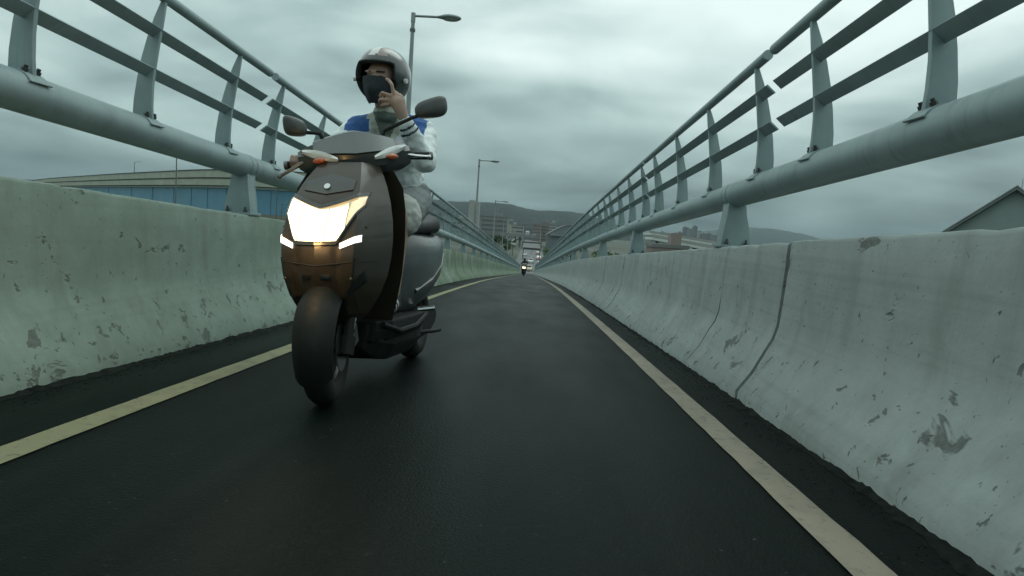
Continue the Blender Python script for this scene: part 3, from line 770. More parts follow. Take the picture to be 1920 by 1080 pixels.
# ------------------------------------------------------------------ far vehicles
MAT['car_white'] = simple('car_white', (0.72, 0.74, 0.73), 0.3, 0, 0.05, 1, coat=.6)
MAT['car_grey'] = simple('car_grey', (0.25, 0.27, 0.27), 0.3, 0.2, 0.05, 1, coat=.6)
MAT['car_cream'] = simple('car_cream', (0.62, 0.56, 0.36), 0.35, 0, 0.05, 1, coat=.6)
MAT['rubber'] = simple('rubber', (0.012, 0.013, 0.013), 0.8, 0, 0.2, 20)
MAT['red_lens'] = simple('red_lens', (0.4, 0.02, 0.02), 0.3)
MAT['tail_glow'] = simple('tail_glow', (0.5, 0.02, 0.02), 0.3, emis=((1, .06, .04), .8))
def car(x, y, z, mat, label, kind='car', away=False):
    t = thing('parked_car' if kind == 'car' else kind, label, 'truck' if kind == 'truck' else 'car', (x, y, z), group=None)
    if kind == 'truck':
        body = [(-1.1, .5), (1.1, .5), (1.1, 2.9), (-1.1, 2.9)]
        m = MB(); m.prism(body, 'y', 1.9, 6.5); m.build('cargo_box', mat, t, bevel=.05)
        m = MB(); m.prism([(0, .4), (1.75, .4), (1.75, 2.3), (.6, 2.3), (.1, 1.4)], 'x', -1.0, 1.0); m.build('cab', mat, t, bevel=.06)
        m = MB(); m.box((0, .18, 1.75), (1.6, .1, .7), (R(-28), 0, 0)); m.build('windscreen', MAT['dark_glass'], t)
        L = 6.5; tk = 1.0
    else:
        m = MB(); m.prism([(0, .35), (4.2, .35), (4.25, .95), (3.6, 1.02), (0.9, .95), (.05, .75)], 'x', -.85, .85); m.build('body', mat, t, bevel=.08)
        m = MB(); m.prism([(1.0, .95), (1.6, 1.48), (3.2, 1.5), (4.0, 1.0)], 'x', -.72, .72); m.build('cabin', mat, t, bevel=.06)
        m = MB(); m.box((0, 1.26, 1.24), (1.3, .06, .6), (R(-48), 0, 0)); m.build('windscreen', MAT['dark_glass'], t)
        L = 4.2; tk = .85
    for yy in (.8, L - .8):
        for sx in (-1, 1):
            m = MB(); m.tube([(sx * (tk - .12), yy, .33), (sx * (tk + .06), yy, .33)], .33, 16); m.build('wheel', MAT['rubber'], t, True)
    for sx in (-1, 1):
        m = MB(); m.box((sx * .6, -.0, .68), (.3, .08, .16)); m.build('headlight', MAT['sign_white'], t)
        m = MB(); m.box((sx * .62, L, .72), (.34, .10, .2)); m.build('tail_lamp', MAT['tail_glow'], t)
    if away: t.rotation_euler = (0, 0, math.pi)
    return t
car(-2.6, 397.4, VZ, MAT['car_white'], 'white box truck on the crossing viaduct', 'truck')
car(1.6, 397.6, VZ, MAT['car_white'], 'white car on the viaduct right of the box truck')
car(-0.1, 163, GROUND + .09, MAT['car_cream'], 'cream car on the far road just past the distant scooter')
car(0.3, 205, GROUND + .09, MAT['car_white'], 'white car on the far road farther than the cream car')
car(-6.2, 186, GROUND + .01, MAT['car_white'], 'white car beyond the left railing near the foot of the ramp')
car(-6.9, 215, GROUND + .01, MAT['car_grey'], 'grey car behind the white car beyond the left railing')

car(3.1, 196, GROUND + .09, MAT['car_grey'], 'grey car with red tail lamps right of the far road centre, nearer one', away=True)
car(3.2, 238, GROUND + .09, MAT['car_white'], 'white car with red tail lamps under the nearer gantry', away=True)
car(3.4, 290, GROUND + .09, MAT['car_grey'], 'grey car with red tail lamps between the two gantries', away=True)
car(-2.2, 262, GROUND + .09, MAT['car_white'], 'white car coming on between the two gantries')
# ------------------------------------------------------------------ trees
LEAF = []
for n, c in (('dark', (0.028, 0.048, 0.024)), ('mid', (0.045, 0.085, 0.03)), ('light', (0.08, 0.13, 0.035))):
    LEAF.append(simple('leaf_' + n, c, 0.8, 0, 0.35, 0.8))
MAT['bark'] = simple('bark', (0.06, 0.05, 0.04), 0.9, 0, 0.3, 4)
def tree(x, y, h, rad, ci, label, n=420, seed=0):
    rd = random.Random(seed); t = thing('tree', label, 'tree', (x, y, GROUND), group='trees around the foot of the ramp')
    m = MB(); m.tube([(0, 0, 0), (rad * .05, 0, h * .35), (0, rad * .06, h * .75)], [h * .03, h * .022, h * .008], 8)
    for k in range(5):
        a = k * 1.3; m.tube([(0, 0, h * (.35 + .07 * k)), (math.cos(a) * rad * .6, math.sin(a) * rad * .6, h * (.55 + .08 * k))], [h * .012, h * .004], 6)
    m.build('trunk', MAT['bark'], t, True)
    m = MB(); lobes = [(Vector((rd.gauss(0, .4) * rad, rd.gauss(0, .4) * rad, h * rd.uniform(.42, .88))), rad * rd.uniform(.35, .6)) for _ in range(9)]
    for i in range(n):
        c, r = rd.choice(lobes); d = Vector((rd.gauss(0, 1), rd.gauss(0, 1), rd.gauss(0, .8))).normalized()
        p = c + d * r * rd.uniform(.55, 1.05); u = Vector((rd.gauss(0, 1), rd.gauss(0, 1), rd.gauss(0, 1))).normalized(); v = u.orthogonal().normalized(); s = rad * rd.uniform(.07, .16)
        m.cur = rd.choice([ci, ci, (ci + 1) % 3])
        m.add([p + u * s, p + v * s * .7, p - u * s, p - v * s * .7], [(0, 1, 2, 3)])
    me = m.mesh('crown', LEAF, fix=False); link('crown', me, t)
TR = [(-12, 300, 6.8, 3.2, 0), (-17, 290, 7.4, 3.6, 0), (-22, 310, 7.0, 3.4, 0), (-26, 300, 7.6, 3.4, 0), (-9.5, 260, 5.2, 2.6, 1), (9.4, 62, 8.6, 2.2, 2), (12.2, 70, 8.4, 2.4, 1), (8.2, 82, 8.1, 2.2, 2), (7.0, 180, 6.0, 3.0, 2), (10.0, 200, 7.0, 3.2, 1), (13.5, 215, 8.0, 3.6, 1), (7.5, 240, 5.0, 2.6, 2), (17.5, 150, 8.2, 3.2, 1), (26, 130, 8.0, 3.0, 1)]
TL = ['dark tree under the viaduct, rightmost of the dark four', 'dark tree under the viaduct, second from the right of four', 'dark tree under the viaduct, third from the right of four', 'dark tree under the viaduct, leftmost of the dark four', 'small green tree left of the far road before the dark trees',
      'bright green tree just under the right-hand pipe, nearest one', 'mid green tree right of the nearest bright tree', 'bright green tree left of the nearest bright tree under the pipe', 'light green tree right of the far road, nearest to the ramp', 'mid green tree right of the far road, second from the ramp', 'larger mid green tree right of the far road, third from the ramp', 'small light green tree right of the far road by the gantries', 'mid green tree left of the low reddish house', 'mid green tree right in front of the raised road']
for i, (x, y, h, r, ci) in enumerate(TR): tree(x, y, h, r, ci, TL[i], 420, i)
# ------------------------------------------------------------------ scooter
MAT['glare_brown'] = simple('glare_brown_paint', (0.030, 0.024, 0.0145), 0.42, 0.1, 0.3, 5, coat=0.3)  # brown tint paints the headlamp's glare into the dark cowl and leg shield
MAT['black_paint'] = simple('black_paint', (0.016, 0.020, 0.019), 0.28, 0, 0.25, 6, coat=0.6)
MAT['satin'] = simple('satin_cover', (0.050, 0.060, 0.058), 0.42, 0.0, 0.15, 7, coat=0.15)
MAT['plastic'] = simple('black_plastic', (0.010, 0.013, 0.012), 0.6, 0, 0.25, 12, bump=0.15, spec=0.25)
MAT['grey_panel'] = simple('grey_panel', (0.085, 0.105, 0.105), 0.36, 0.2, 0.15, 5, coat=0.3)
MAT['dark_panel'] = simple('dark_panel', (0.040, 0.050, 0.052), 0.36, 0.1, 0.3, 7, coat=0.3)
MAT['tyre'] = simple('tyre_rubber', (0.013, 0.016, 0.015), 0.82, 0, 0.25, 25, bump=0.2)
MAT['alloy'] = simple('alloy', (0.16, 0.17, 0.165), 0.42, 0.8, 0.2, 10)
MAT['chrome'] = simple('chrome', (0.62, 0.64, 0.63), 0.22, 1.0, 0.1, 10)
MAT['clear_lens'] = simple('clear_lens', (0.72, 0.76, 0.74), 0.12, 0.3, 0.1, 25, coat=0.8)
MAT['amber'] = simple('amber_lens', (0.50, 0.14, 0.06), 0.2, 0, 0.2, 20, coat=0.6)
MAT['reflector'] = simple('reflector_bowl', (0.70, 0.68, 0.60), 0.18, 0.9, 0.15, 30, emis=((1.0, 0.66, 0.30), 0.6))
MAT['beam'] = simple('headlamp_glow', (1, 0.95, 0.85), 0.4, 0, 0.02, 10, emis=((1.0, 0.84, 0.50), 3.0))
MAT['drl'] = simple('position_lamp_glow', (1, 0.97, 0.92), 0.4, 0, 0.02, 10, emis=((1.0, 0.93, 0.80), 1.6))
def lens_mat():
    t = NT('lens_glass'); t.t.nodes.remove(t.b)
    tr = t.n('ShaderNodeBsdfTransparent'); gl = t.n('ShaderNodeBsdfGlossy'); gl.inputs['Roughness'].default_value = 0.06
    tr.inputs[0].default_value = (0.96, 0.97, 0.96, 1)
    fr_ = t.n('ShaderNodeFresnel'); fr_.inputs[0].default_value = 1.12
    mx = t.n('ShaderNodeMixShader'); t.l(fr_.outputs[0], mx.inputs[0]); t.l(tr.outputs[0], mx.inputs[1]); t.l(gl.outputs[0], mx.inputs[2]); t.l(mx.outputs[0], t.out.inputs[0])
    return t.m
MAT['lens'] = lens_mat()
MAT['seat'] = simple('seat_vinyl', (0.018, 0.020, 0.019), 0.6, 0, 0.2, 10, bump=0.2)
MAT['mirror_back'] = simple('mirror_back', (0.060, 0.070, 0.068), 0.40, 0, 0.15, 8)

AP = [  # height, half width, nose y, flank y
    (0.315, 0.095, 0.175, 0.245), (0.36, 0.140, 0.120, 0.255), (0.43, 0.180, 0.075, 0.270), (0.51, 0.208, 0.050, 0.285), (0.585, 0.220, 0.042, 0.295),
    (0.66, 0.224, 0.052, 0.305), (0.735, 0.218, 0.085, 0.320), (0.81, 0.204, 0.135, 0.335), (0.875, 0.184, 0.195, 0.355), (0.93, 0.160, 0.250, 0.375), (0.975, 0.135, 0.300, 0.395)]
def ap_at(wz):
    wz = min(max(wz, AP[0][0]), AP[-1][0])
    for a, b in zip(AP, AP[1:]):
        if a[0] <= wz <= b[0]:
            u = (wz - a[0]) / (b[0] - a[0]); return [a[k] + (b[k] - a[k]) * u for k in range(4)]
def fold(t):    # flat nose, a crease, then swept cheeks
    t = min(abs(t), 1.0)
    return .16 * t if t < .64 else .1024 + .8976 * ((t - .64) / .36) ** 1.2
def ap_y(x, wz):
    _, hw_, y0, y1 = ap_at(wz)
    return y0 + (y1 - y0) * fold(x / hw_)
def patch(x0, x1, bot, top, off, nx=24, nz=10, thick=0.006):
    """a panel lying on the front cowl: bot(x), top(x) give its lower and upper edge"""
    m = MB(); front = []
    for i in range(nx + 1):
        x = x0 + (x1 - x0) * i / nx; a, b = bot(x), top(x)
        if b - a < 0.004: b = a + 0.004
        col = [(x, ap_y(x, a + (b - a) * j / nz) - off, a + (b - a) * j / nz) for j in range(nz + 1)]
        back = [(p[0], p[1] + thick, p[2]) for p in col[::-1]]
        front.append(col + back)
    m.rings(front); return m
HANDLE = Matrix.Translation((.018, .43, 1.010)) @ Euler((0, R(-6.5), R(21))).to_matrix().to_4x4()
def scooter(label, group, lite=False, lit=True):
    t = thing('scooter', label, 'scooter', group=group)
    # front cowl
    m = MB(); rows = []
    zs = [AP[0][0] + (AP[-1][0] - AP[0][0]) * i / 28 for i in range(29)]
    for z in zs:
        _, hw_, y0, y1 = ap_at(z); fr_ = []
        for i in range(51):
            u = -1 + 2 * i / 50; x = u * hw_; y = y0 + (y1 - y0) * fold(u)
            crease = 0.006 * math.exp(-((abs(x) - 0.075) / 0.012) ** 2) * (1 if z < 0.6 else 0)
            fr_.append((x, y + crease, z))
        rows.append(fr_ + [(p[0] * .93, p[1] + .022, p[2]) for p in fr_[::-1]])
    m.rings(rows); cowl = m.build('front_cowl', MAT['glare_brown'], t, True, angle=14)
    # lower chin of the cowl, darker, with two vents
    m = patch(-0.10, 0.10, lambda x: 0.325 + abs(x) * .35, lambda x: 0.455 - abs(x) * .3, 0.007); m.build('chin_panel', MAT['plastic'], t, True)
    for sx in (-1, 1):
        m = patch(*sorted((sx * .115, sx * .165)), lambda x: 0.43 + (abs(x) - .115) * 1.2, lambda x: 0.455 + (abs(x) - .115) * 1.5, 0.006, 8, 4); m.build('vent', MAT['plastic'], t, True)
        m = patch(*sorted((sx * .02, sx * .055)), lambda x: 0.50, lambda x: 0.512, 0.005, 6, 3); m.build('bolt_cover', MAT['chrome'] if sx > 0 else MAT['plastic'], t, True)
    for sx in (-1, 1):
        m = MB(); pts = [(sx * (.118 + .028 * k / 7), .345 + .235 * k / 7) for k in range(8)]
        m.tube([(x, ap_y(x, z) - .0008, z) for x, z in pts], .0022, 6); m.build('panel_seam', MAT['gap_filler'], cowl, True)
        for x, z in ((.13, .50), (.165, .70)):
            m = MB(); m.ellipsoid((sx * x, ap_y(sx * x, z) - .001, z), (.006, .003, .006), None, 10, 6); m.build('screw', MAT['bolt'], cowl, True)
    m = MB(); m.tube([(x, ap_y(x, .548 + abs(x) * .12) - .0008, .548 + abs(x) * .12) for x in [-.19 + .38 * k / 20 for k in range(21)]], .0022, 6); m.build('panel_seam', MAT['gap_filler'], cowl, True)
    # headlight
    HB = lambda x: 0.634 + 0.012 * (abs(x) / .16) ** 2 + 1.95 * max(0, abs(x) - .082)
    HT = lambda x: 0.772 + 0.062 * (abs(x) / 0.158) ** 1.2
    h = patch(-0.143, 0.150, HB, HT, 0.004, 36, 12).build('headlight', MAT['reflector'], t, True)
    m = patch(-0.134, 0.104, lambda x: HB(x) + .006, lambda x: HT(x) - .009 - .02 * max(0, x) / .1, 0.010, 30, 10)
    m.build('lit_bowl', MAT['beam'] if lit else MAT['reflector'], h, True)
    for x in (-.075, .035, .105):
        m = patch(x, x + .004, lambda x: HB(x) + .006, lambda x: HT(x) - .010, 0.0135, 2, 8, .004); m.build('reflector_rib', MAT['clear_lens'], h, True)
    m = patch(-0.149, 0.156, lambda x: HB(x) - .008, lambda x: HB(x) + .006, 0.013, 36, 3, 0.012); m.build('bezel', MAT['black_paint'], h, True)
    m = patch(-0.147, 0.154, lambda x: HT(x) - .005, lambda x: HT(x) + .012, 0.013, 36, 3, 0.012); m.build('bezel', MAT['black_paint'], h, True)
    m = patch(-0.143, 0.150, lambda x: HB(x) + .001, lambda x: HT(x) - .001, 0.017, 36, 12, 0.002); m.build('lens', MAT['lens'], h, True)
    for sx in (-1, 1):
        m = patch(*sorted((sx * .092, sx * .160)), lambda x: 0.612 + (abs(x) - .088) * .42, lambda x: 0.632 + (abs(x) - .088) * .50, 0.008, 14, 4)
        m.build('position_lamp', MAT['drl'] if lit else MAT['clear_lens'], t, True)
    # upper nose panel and badge
    m = patch(-0.10, 0.10, lambda x: 0.828 + .02 * (abs(x) / .1), lambda x: 0.918 - .03 * (abs(x) / .1), 0.006, 18, 8); nose = m.build('nose_panel', MAT['satin'], t, True)
    m = MB(); m.tube([(0, ap_y(0, .855) - .008, .858), (0, ap_y(0, .855) - .013, .861)], .0125, 20); m.build('badge', MAT['chrome'], nose, True)
    # leg shield
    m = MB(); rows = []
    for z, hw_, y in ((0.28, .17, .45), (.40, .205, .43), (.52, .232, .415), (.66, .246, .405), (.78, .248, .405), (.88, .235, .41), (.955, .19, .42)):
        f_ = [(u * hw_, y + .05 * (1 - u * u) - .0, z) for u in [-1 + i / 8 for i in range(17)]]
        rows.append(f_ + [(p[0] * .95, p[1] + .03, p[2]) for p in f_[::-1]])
    m.rings(rows); m.build('leg_shield', MAT['glare_brown'], t, True, angle=50)
    # front wheel, turned a little
    steer = link('front_wheel', None, t, (0, 0.16, 0.232), (0, R(0), R(9)))
    m = MB(); m.torus((0, 0, 0), 0.178, 0.054, 'x', 48, 14, 1.02); m.build('tyre', MAT['tyre'], steer, True)
    m = MB(); m.torus((0, 0, 0), 0.134, 0.014, 'x', 40, 8, 2.2)
    for k in range(5):
        a = 2 * math.pi * k / 5; m.box((0, math.cos(a) * .075, math.sin(a) * .075), (.03, .13, .026), (a, 0, 0))
    m.tube([(-.05, 0, 0), (.05, 0, 0)], .03, 16); m.build('rim', MAT['alloy'], steer, True)
    m = MB(); m.tube([(.058, 0, 0), (.062, 0, 0)], .098, 32); m.build('brake_disc', MAT['chrome'], steer, True)
    # front mudguard
    m = MB(); rows = []
    for i in range(25):
        a = R(-28 + 175 * i / 24); rr = .258; hw_ = .068 + .012 * math.sin(math.pi * i / 24)
        y = -math.cos(a) * rr * 1.02; z = math.sin(a) * rr
        nrm = Vector((0, -math.cos(a), math.sin(a))); arcp = []
        for k in range(11):
            u = -1 + k / 5; drop = .055 * abs(u) ** 2.5; arcp.append((u * hw_, y - nrm.y * drop, z - nrm.z * drop))
        rows.append(arcp + [(p[0] * .94, p[1] - nrm.y * .005, p[2] - nrm.z * .005) for p in arcp[::-1]])
    m.rings(rows); m.build('mudguard', MAT['plastic'], t, True, loc=(0, .16, .232), angle=50).rotation_euler = (0, 0, R(9))
    # fork legs and caliper
    for sx in (-1, 1):
        m = MB(); m.tube([(sx * .082, .16, .232), (sx * .085, .24, .48)], [.02, .022], 14); m.tube([(sx * .083, .15, .20), (sx * .083, .175, .27)], .03, 12)
        m.build('fork_leg', MAT['plastic'], t, True)
    m = MB(); m.box((.075, .235, .27), (.035, .06, .085), (R(20), 0, 0)); m.build('brake_caliper', MAT['alloy'], t, bevel=.006)
    m = MB(); m.tube([(.10, .25, .52), (.108, .22, .40), (.095, .20, .30), (.085, .23, .27)], .005, 6); m.build('brake_hose', MAT['chrome'], t, True)
    # floor, belly, body
    m = MB(); m.rings([[(sx_ * a, y, z) for sx_, z in ((-1, .225), (1, .225), (1.12, .27), (1.12, .315), (-1.12, .315), (-1.12, .27))] for a, y in ((.12, .36), (.165, .44), (.175, .7), (.175, .95))])
    m.build('floor_board', MAT['plastic'], t, bevel=.008)
    m = MB(); m.rings([[(sx_ * a, y, z) for sx_, z in ((-.75, z0), (.75, z0), (1, z0 + .07), (1, .30), (-1, .30), (-1, z0 + .07))] for a, y, z0 in ((.10, .355, .20), (.15, .40, .15), (.165, .55, .125), (.17, .9, .115), (.15, 1.12, .13))])
    m.build('under_cowl', MAT['plastic'], t, bevel=.01)
    for sx in (-1, 1):
        m = MB(); m.tube([(sx * .16, .38, .30), (sx * .2, .5, .262), (sx * .205, .75, .262), (sx * .20, .98, .30)], .013, 8); m.build('floor_trim', MAT['plastic'], t, True)
    m = MB(); rows = []
    for y, hw_, z0, z1 in ((.80, .09, .30, .62), (.88, .13, .29, .70), (1.0, .165, .30, .735), (1.2, .188, .34, .735), (1.4, .185, .42, .735), (1.6, .15, .52, .74), (1.74, .09, .60, .74)):
        zc_ = (z0 + z1) / 2; hz = (z1 - z0) / 2
        rows.append([(hw_ * math.copysign(abs(math.cos(a)) ** .6, math.cos(a)), y, zc_ + hz * math.copysign(abs(math.sin(a)) ** .7, math.sin(a))) for a in [2 * math.pi * k / 28 for k in range(28)]])
    m.rings(rows); body = m.build('rear_body', MAT['dark_panel'], t, True, angle=50)
    for sx in (-1, 1):
        m = MB(); m.rings([[(sx * (hw_ + .004), y, z), (sx * (hw_ - .02), y, z + .02), (sx * (hw_ - .02), y, z - .03)] for y, z, hw_ in ((.95, .42, .155), (1.15, .47, .185), (1.4, .55, .185), (1.62, .62, .145))]); m.build('body_stripe', MAT['black_paint'], body, True)
    m = MB(); rows = []
    for y, hw_, z0, z1 in ((.80, .06, .70, .745), (.86, .10, .70, .77), (.98, .125, .71, .795), (1.2, .14, .72, .80), (1.36, .15, .73, .82), (1.46, .15, .735, .85), (1.64, .12, .74, .85), (1.72, .08, .74, .82)):
        zc_ = (z0 + z1) / 2; hz = (z1 - z0) / 2
        rows.append([(hw_ * math.copysign(abs(math.cos(a)) ** .6, math.cos(a)), y, zc_ + hz * math.copysign(abs(math.sin(a)) ** .6, math.sin(a))) for a in [2 * math.pi * k / 24 for k in range(24)]])
    m.rings(rows); m.build('seat', MAT['seat'], t, True)
    # engine side, rear wheel, exhaust, stand
    m = MB(); rows = []
    for x in (.055, .10, .135, .15):
        k = 1 if x < .12 else (.95 if x < .14 else .82)
        rows.append([(x, 1.18 + .30 * k * math.copysign(abs(math.cos(a)) ** .8, math.cos(a)), .235 + .075 * k * math.sin(a) + .03 * math.cos(a)) for a in [2 * math.pi * q / 26 for q in range(26)]])
    m.rings(rows); cv = m.build('transmission_case', MAT['alloy'] if lite else MAT['plastic'], t, True)
    m = MB(); m.tube([(.15, 1.0, .225), (.158, 1.0, .225)], .045, 20); m.build('case_cover', MAT['grey_panel'], cv, True)
    m = MB(); m.box((0, 1.0, .22), (.20, .30, .15)); m.build('engine', MAT['plastic'], t, bevel=.02)
    rw = link('rear_wheel', None, t, (0, 1.44, 0.235))
    m = MB(); m.torus((0, 0, 0), 0.175, 0.06, 'x', 44, 12, 1.02); m.build('tyre', MAT['tyre'], rw, True)
    m = MB(); m.torus((0, 0, 0), .125, .015, 'x', 36, 8, 2.4); m.tube([(-.06, 0, 0), (.06, 0, 0)], .05, 16)
    for k in range(5):
        a = 2 * math.pi * k / 5; m.box((0, math.cos(a) * .08, math.sin(a) * .08), (.03, .12, .03), (a, 0, 0))
    m.build('rim', MAT['alloy'], rw, True)
    m = MB(); m.tube([(-.12, 1.02, .20), (-.14, 1.15, .24), (-.15, 1.7, .36)], [.03, .055, .06], 16); m.build('exhaust', MAT['alloy'], t, True)
    m = MB(); m.tube([(.13, .98, .2), (.19, 1.18, .19), (.20, 1.3, .185)], .011, 8); m.build('side_stand', MAT['plastic'], t, True)
    m = MB(); m.tube([(.15, 1.0, .32), (.235, 1.02, .33)], .014, 10); m.build('pillion_peg', MAT['chrome'], t, True)
    m = MB(); m.box((0, 1.78, .70), (.16, .05, .07)); m.build('tail_lamp', MAT['red_lens'], t, bevel=.015)
    # handlebar: turned 7 degrees and dropped on the throttle side
    HM = HANDLE
    def hbuild(m, name, mat, parent, smooth=True, bevel=0, angle=45):
        m.v = [tuple(HM @ Vector(p)) for p in m.v]; return m.build(name, mat, parent, smooth, bevel, angle=angle)
    m = MB(); rows = []
    for i in range(33):
        u = -1 + i / 16; x = u * .235; e4 = abs(u) ** 4; e2 = abs(u) ** 1.7
        zt = .100 - .030 * abs(u) - .030 * e4; zb = -.088 + .016 * abs(u) + .040 * e4
        yf = -.105 + .085 * e2; zm = -.008 + .020 * abs(u)
        prof = [(.060, zb + .02), (.0, zb), (yf * .55 + .01, zb + .006), (yf + .012, zb * .55), (yf, zm - .012), (yf - .006, zm + .004), (yf * .30 + .004, zt - .012), (yf * .10 + .012, zt), (.045, zt - .004), (.072, zt * .5)]
        rows.append([(x, a, b) for a, b in prof])
    m.rings(rows); cover = hbuild(m, 'handlebar_cover', MAT['satin'], t, True, 0, 26)
    m = MB(); rows = []
    for i in range(17):
        u = -1 + i / 8; x = u * .17; yf = -.105 + .085 * (abs(x) / .235) ** 1.7; zt = .100 - .030 * abs(x) / .235; zm = -.008 + .020 * abs(x) / .235
        p0 = Vector((x, yf - .011, zm + .012)); p1 = Vector((x, yf * .30 - .002, zt - .006 + .016 * (1 - u * u))); p2 = Vector((x, .02, zt + .004 + .020 * (1 - u * u)))
        rows.append([p0, p1, p2, p2 + Vector((0, .004, -.008)), p1 + Vector((0, .008, -.008)), p0 + Vector((0, .006, -.002))])
    m.rings(rows); hbuild(m, 'visor', MAT['grey_panel'], cover, True, 0, 26)
    for sx in (-1, 1):
        m = MB(); rows = []
        for i in range(9):
            u = i / 8; x = sx * (.075 + .140 * u); yy = -.105 + .085 * (abs(x) / .235) ** 1.7 - .006
            c = -.016 + .050 * u; hh = .004 + .015 * math.sin(math.pi * min(1, u * .85 + .08))
            rows.append([(x, yy - .004, c + hh), (x, yy - .010, c), (x, yy - .003, c - hh), (x, yy + .02, c)])
        m.rings(rows); sg = hbuild(m, 'turn_signal', MAT['clear_lens'], t)
        m = MB(); c = Vector((sx * .150, -.078, -.012)); m.ellipsoid(c, (.030, .016, .012), (0, 0, sx * .5), 14, 8); hbuild(m, 'amber_bulb', MAT['amber'], sg)
        # grip, lever, bar end
        m = MB(); gx, gy = (.325, .0) if sx > 0 else (.285, .035); m.tube([(sx * .15, .045 + gy, .008), (sx * (gx - .12), .047 + gy, .008), (sx * gx, .06 + gy, .002)], [.014, .0175, .0175], 16); hbuild(m, 'grip', MAT['plastic'], t)
        m = MB(); m.tube([(sx * gx, .06 + gy, .002), (sx * (gx + .015), .062 + gy, .002)], .019, 16); hbuild(m, 'bar_end', MAT['alloy'], t)
        m = MB(); m.tube([(sx * .165, -.005, .004), (sx * .20, -.022, .004), (sx * .26, -.018, -.008 if sx > 0 else -.03), (sx * .315, -.004, -.012 if sx > 0 else -.055)], [.010, .009, .008, .007], 10); m.ellipsoid((sx * .317, -.003, -.012 if sx > 0 else -.056), (.010,) * 3, None, 10, 6)
        hbuild(m, 'lever', MAT['chrome'] if sx > 0 else MAT['alloy'], t)
        # mirrors: the one over the free grip stands higher
        top = Vector((.300, .03, .195)) if sx > 0 else Vector((-.180, .03, .140))
        m = MB(); m.tube([(sx * .120, .02, .075), (sx * .135, .015, .115), top * .80 + Vector((sx * .02, 0, .01)), top + Vector((sx * .01, .012, -.012))], [.0095, .009, .008, .008], 10); mir = hbuild(m, 'mirror', MAT['plastic'], t)
        m = MB(); ctr = top + Vector((sx * .055, 0, .014)); rows = []
        for d, k in ((.020, .93), (.016, 1.0), (-.004, .98), (-.018, .86), (-.026, .58), (-.029, .25)):
            ring = []
            for q in range(28):
                a = 2 * math.pi * q / 28; cx_ = math.copysign(abs(math.cos(a)) ** .62, math.cos(a)); sz_ = math.copysign(abs(math.sin(a)) ** .62, math.sin(a))
                ring.append(ctr + Vector(((.074 if sx > 0 else .048) * cx_ * k, d, ((.043 if sx > 0 else .040) + .007 * cx_ * sx) * sz_ * k + .012 * cx_ * sx)))
            rows.append(ring)
        m.rings(rows); hbuild(m, 'mirror_shell', MAT['mirror_back'], mir)
        m = MB(); m.rings([[ctr + Vector(((.066 if sx > 0 else .041) * math.copysign(abs(math.cos(a)) ** .62, math.cos(a)), d, .034 * math.copysign(abs(math.sin(a)) ** .62, math.sin(a)))) for a in [2 * math.pi * q / 28 for q in range(28)]] for d in (.0205, .0225)]); hbuild(m, 'mirror_glass', MAT['chrome'], mir)
    m = MB(); m.tube([(-.14, .44, 1.0), (-.11, .36, .93), (-.06, .35, .88)], .006, 6); m.tube([(.12, .44, 1.0), (.10, .37, .93), (.05, .36, .88)], .006, 6); m.tube([(0, .40, .96), (0, .42, .86)], .04, 14)
    m.build('steering_neck', MAT['plastic'], t, True)
    return t
sc1 = scooter('dark scooter with its headlight on and brown headlight glare painted into its front panels, close behind on the lane', 'scooters on the lane')
CONTACT = Vector((-0.775, 2.46, rz(2.46)))
sc1.rotation_euler = (slope(3), R(-3.5), R(-4.5)); 
sc1.location = CONTACT + Vector((0, -0.16, 0.004))
bd = bpy.data.lights.new('added_glow_lamp', 'POINT'); bd.energy = 2.1; bd.color = (1, .58, .22); bd.shadow_soft_size = 0.04  # unseen lamp added ahead of the lens to throw orange glow on the cowl
bo_ = link('added_glow_lamp', bd, sc1, (-0.01, -0.085, .685))

# ------------------------------------------------------------------ rider
def cloth(name, c, rough=.85, scale=9, var=.16):
    t = NT(name); o_ = t.obj(); f = t.noise(o_, scale, 5, .6); wv = t.noise(o_, 160, 2, .5)
    t.col(t.ramp(f, [(.3, tuple(x * (1 - var) for x in c)), (.7, tuple(min(1, x * (1 + var)) for x in c))])); t.rough(rough)
    t.bump(t.math('ADD', t.noise(t.mapv(o_, (1, 1, 1.6)), 14, 3, .5, .6), t.math('MULTIPLY', wv, .12)), .5, .012)
    return t.m
MAT['skin'] = simple('skin', (0.37, 0.255, 0.20), 0.55, 0, 0.14, 14, bump=.1)
MAT['jacket_white'] = cloth('jacket_white', (0.80, 0.86, 0.85)); MAT['jacket_blue'] = cloth('jacket_blue', (0.045, 0.125, 0.34)); MAT['jacket_grey'] = cloth('jacket_lilac_grey', (0.62, 0.67, 0.72))
MAT['collar'] = cloth('collar_beige', (0.47, 0.50, 0.43)); MAT['shirt'] = cloth('shirt_olive', (0.12, 0.15, 0.13)); MAT['shorts'] = cloth('shorts_grey', (0.19, 0.215, 0.215)); MAT['shorts_cuff'] = cloth('shorts_cuff', (0.52, 0.54, 0.50))
MAT['navy'] = cloth('stripe_navy', (0.03, 0.045, 0.06)); MAT['mask'] = cloth('mask_black', (0.026, 0.036, 0.042), .9, 20); MAT['shoe'] = cloth('shoe_dark', (0.03, 0.033, 0.035)); MAT['shoe_white'] = cloth('shoe_white', (0.6, 0.62, 0.6))
MAT['helmet'] = simple('helmet_shell', (0.034, 0.046, 0.048), 0.26, 0, 0.12, 5, coat=0.7); MAT['helmet_white'] = simple('helmet_white', (0.66, 0.66, 0.63), 0.3, 0, 0.05, 5, coat=.7); MAT['helmet_rose'] = simple('helmet_rose', (0.24, 0.19, 0.175), 0.35, 0, 0.2, 9, coat=.6)
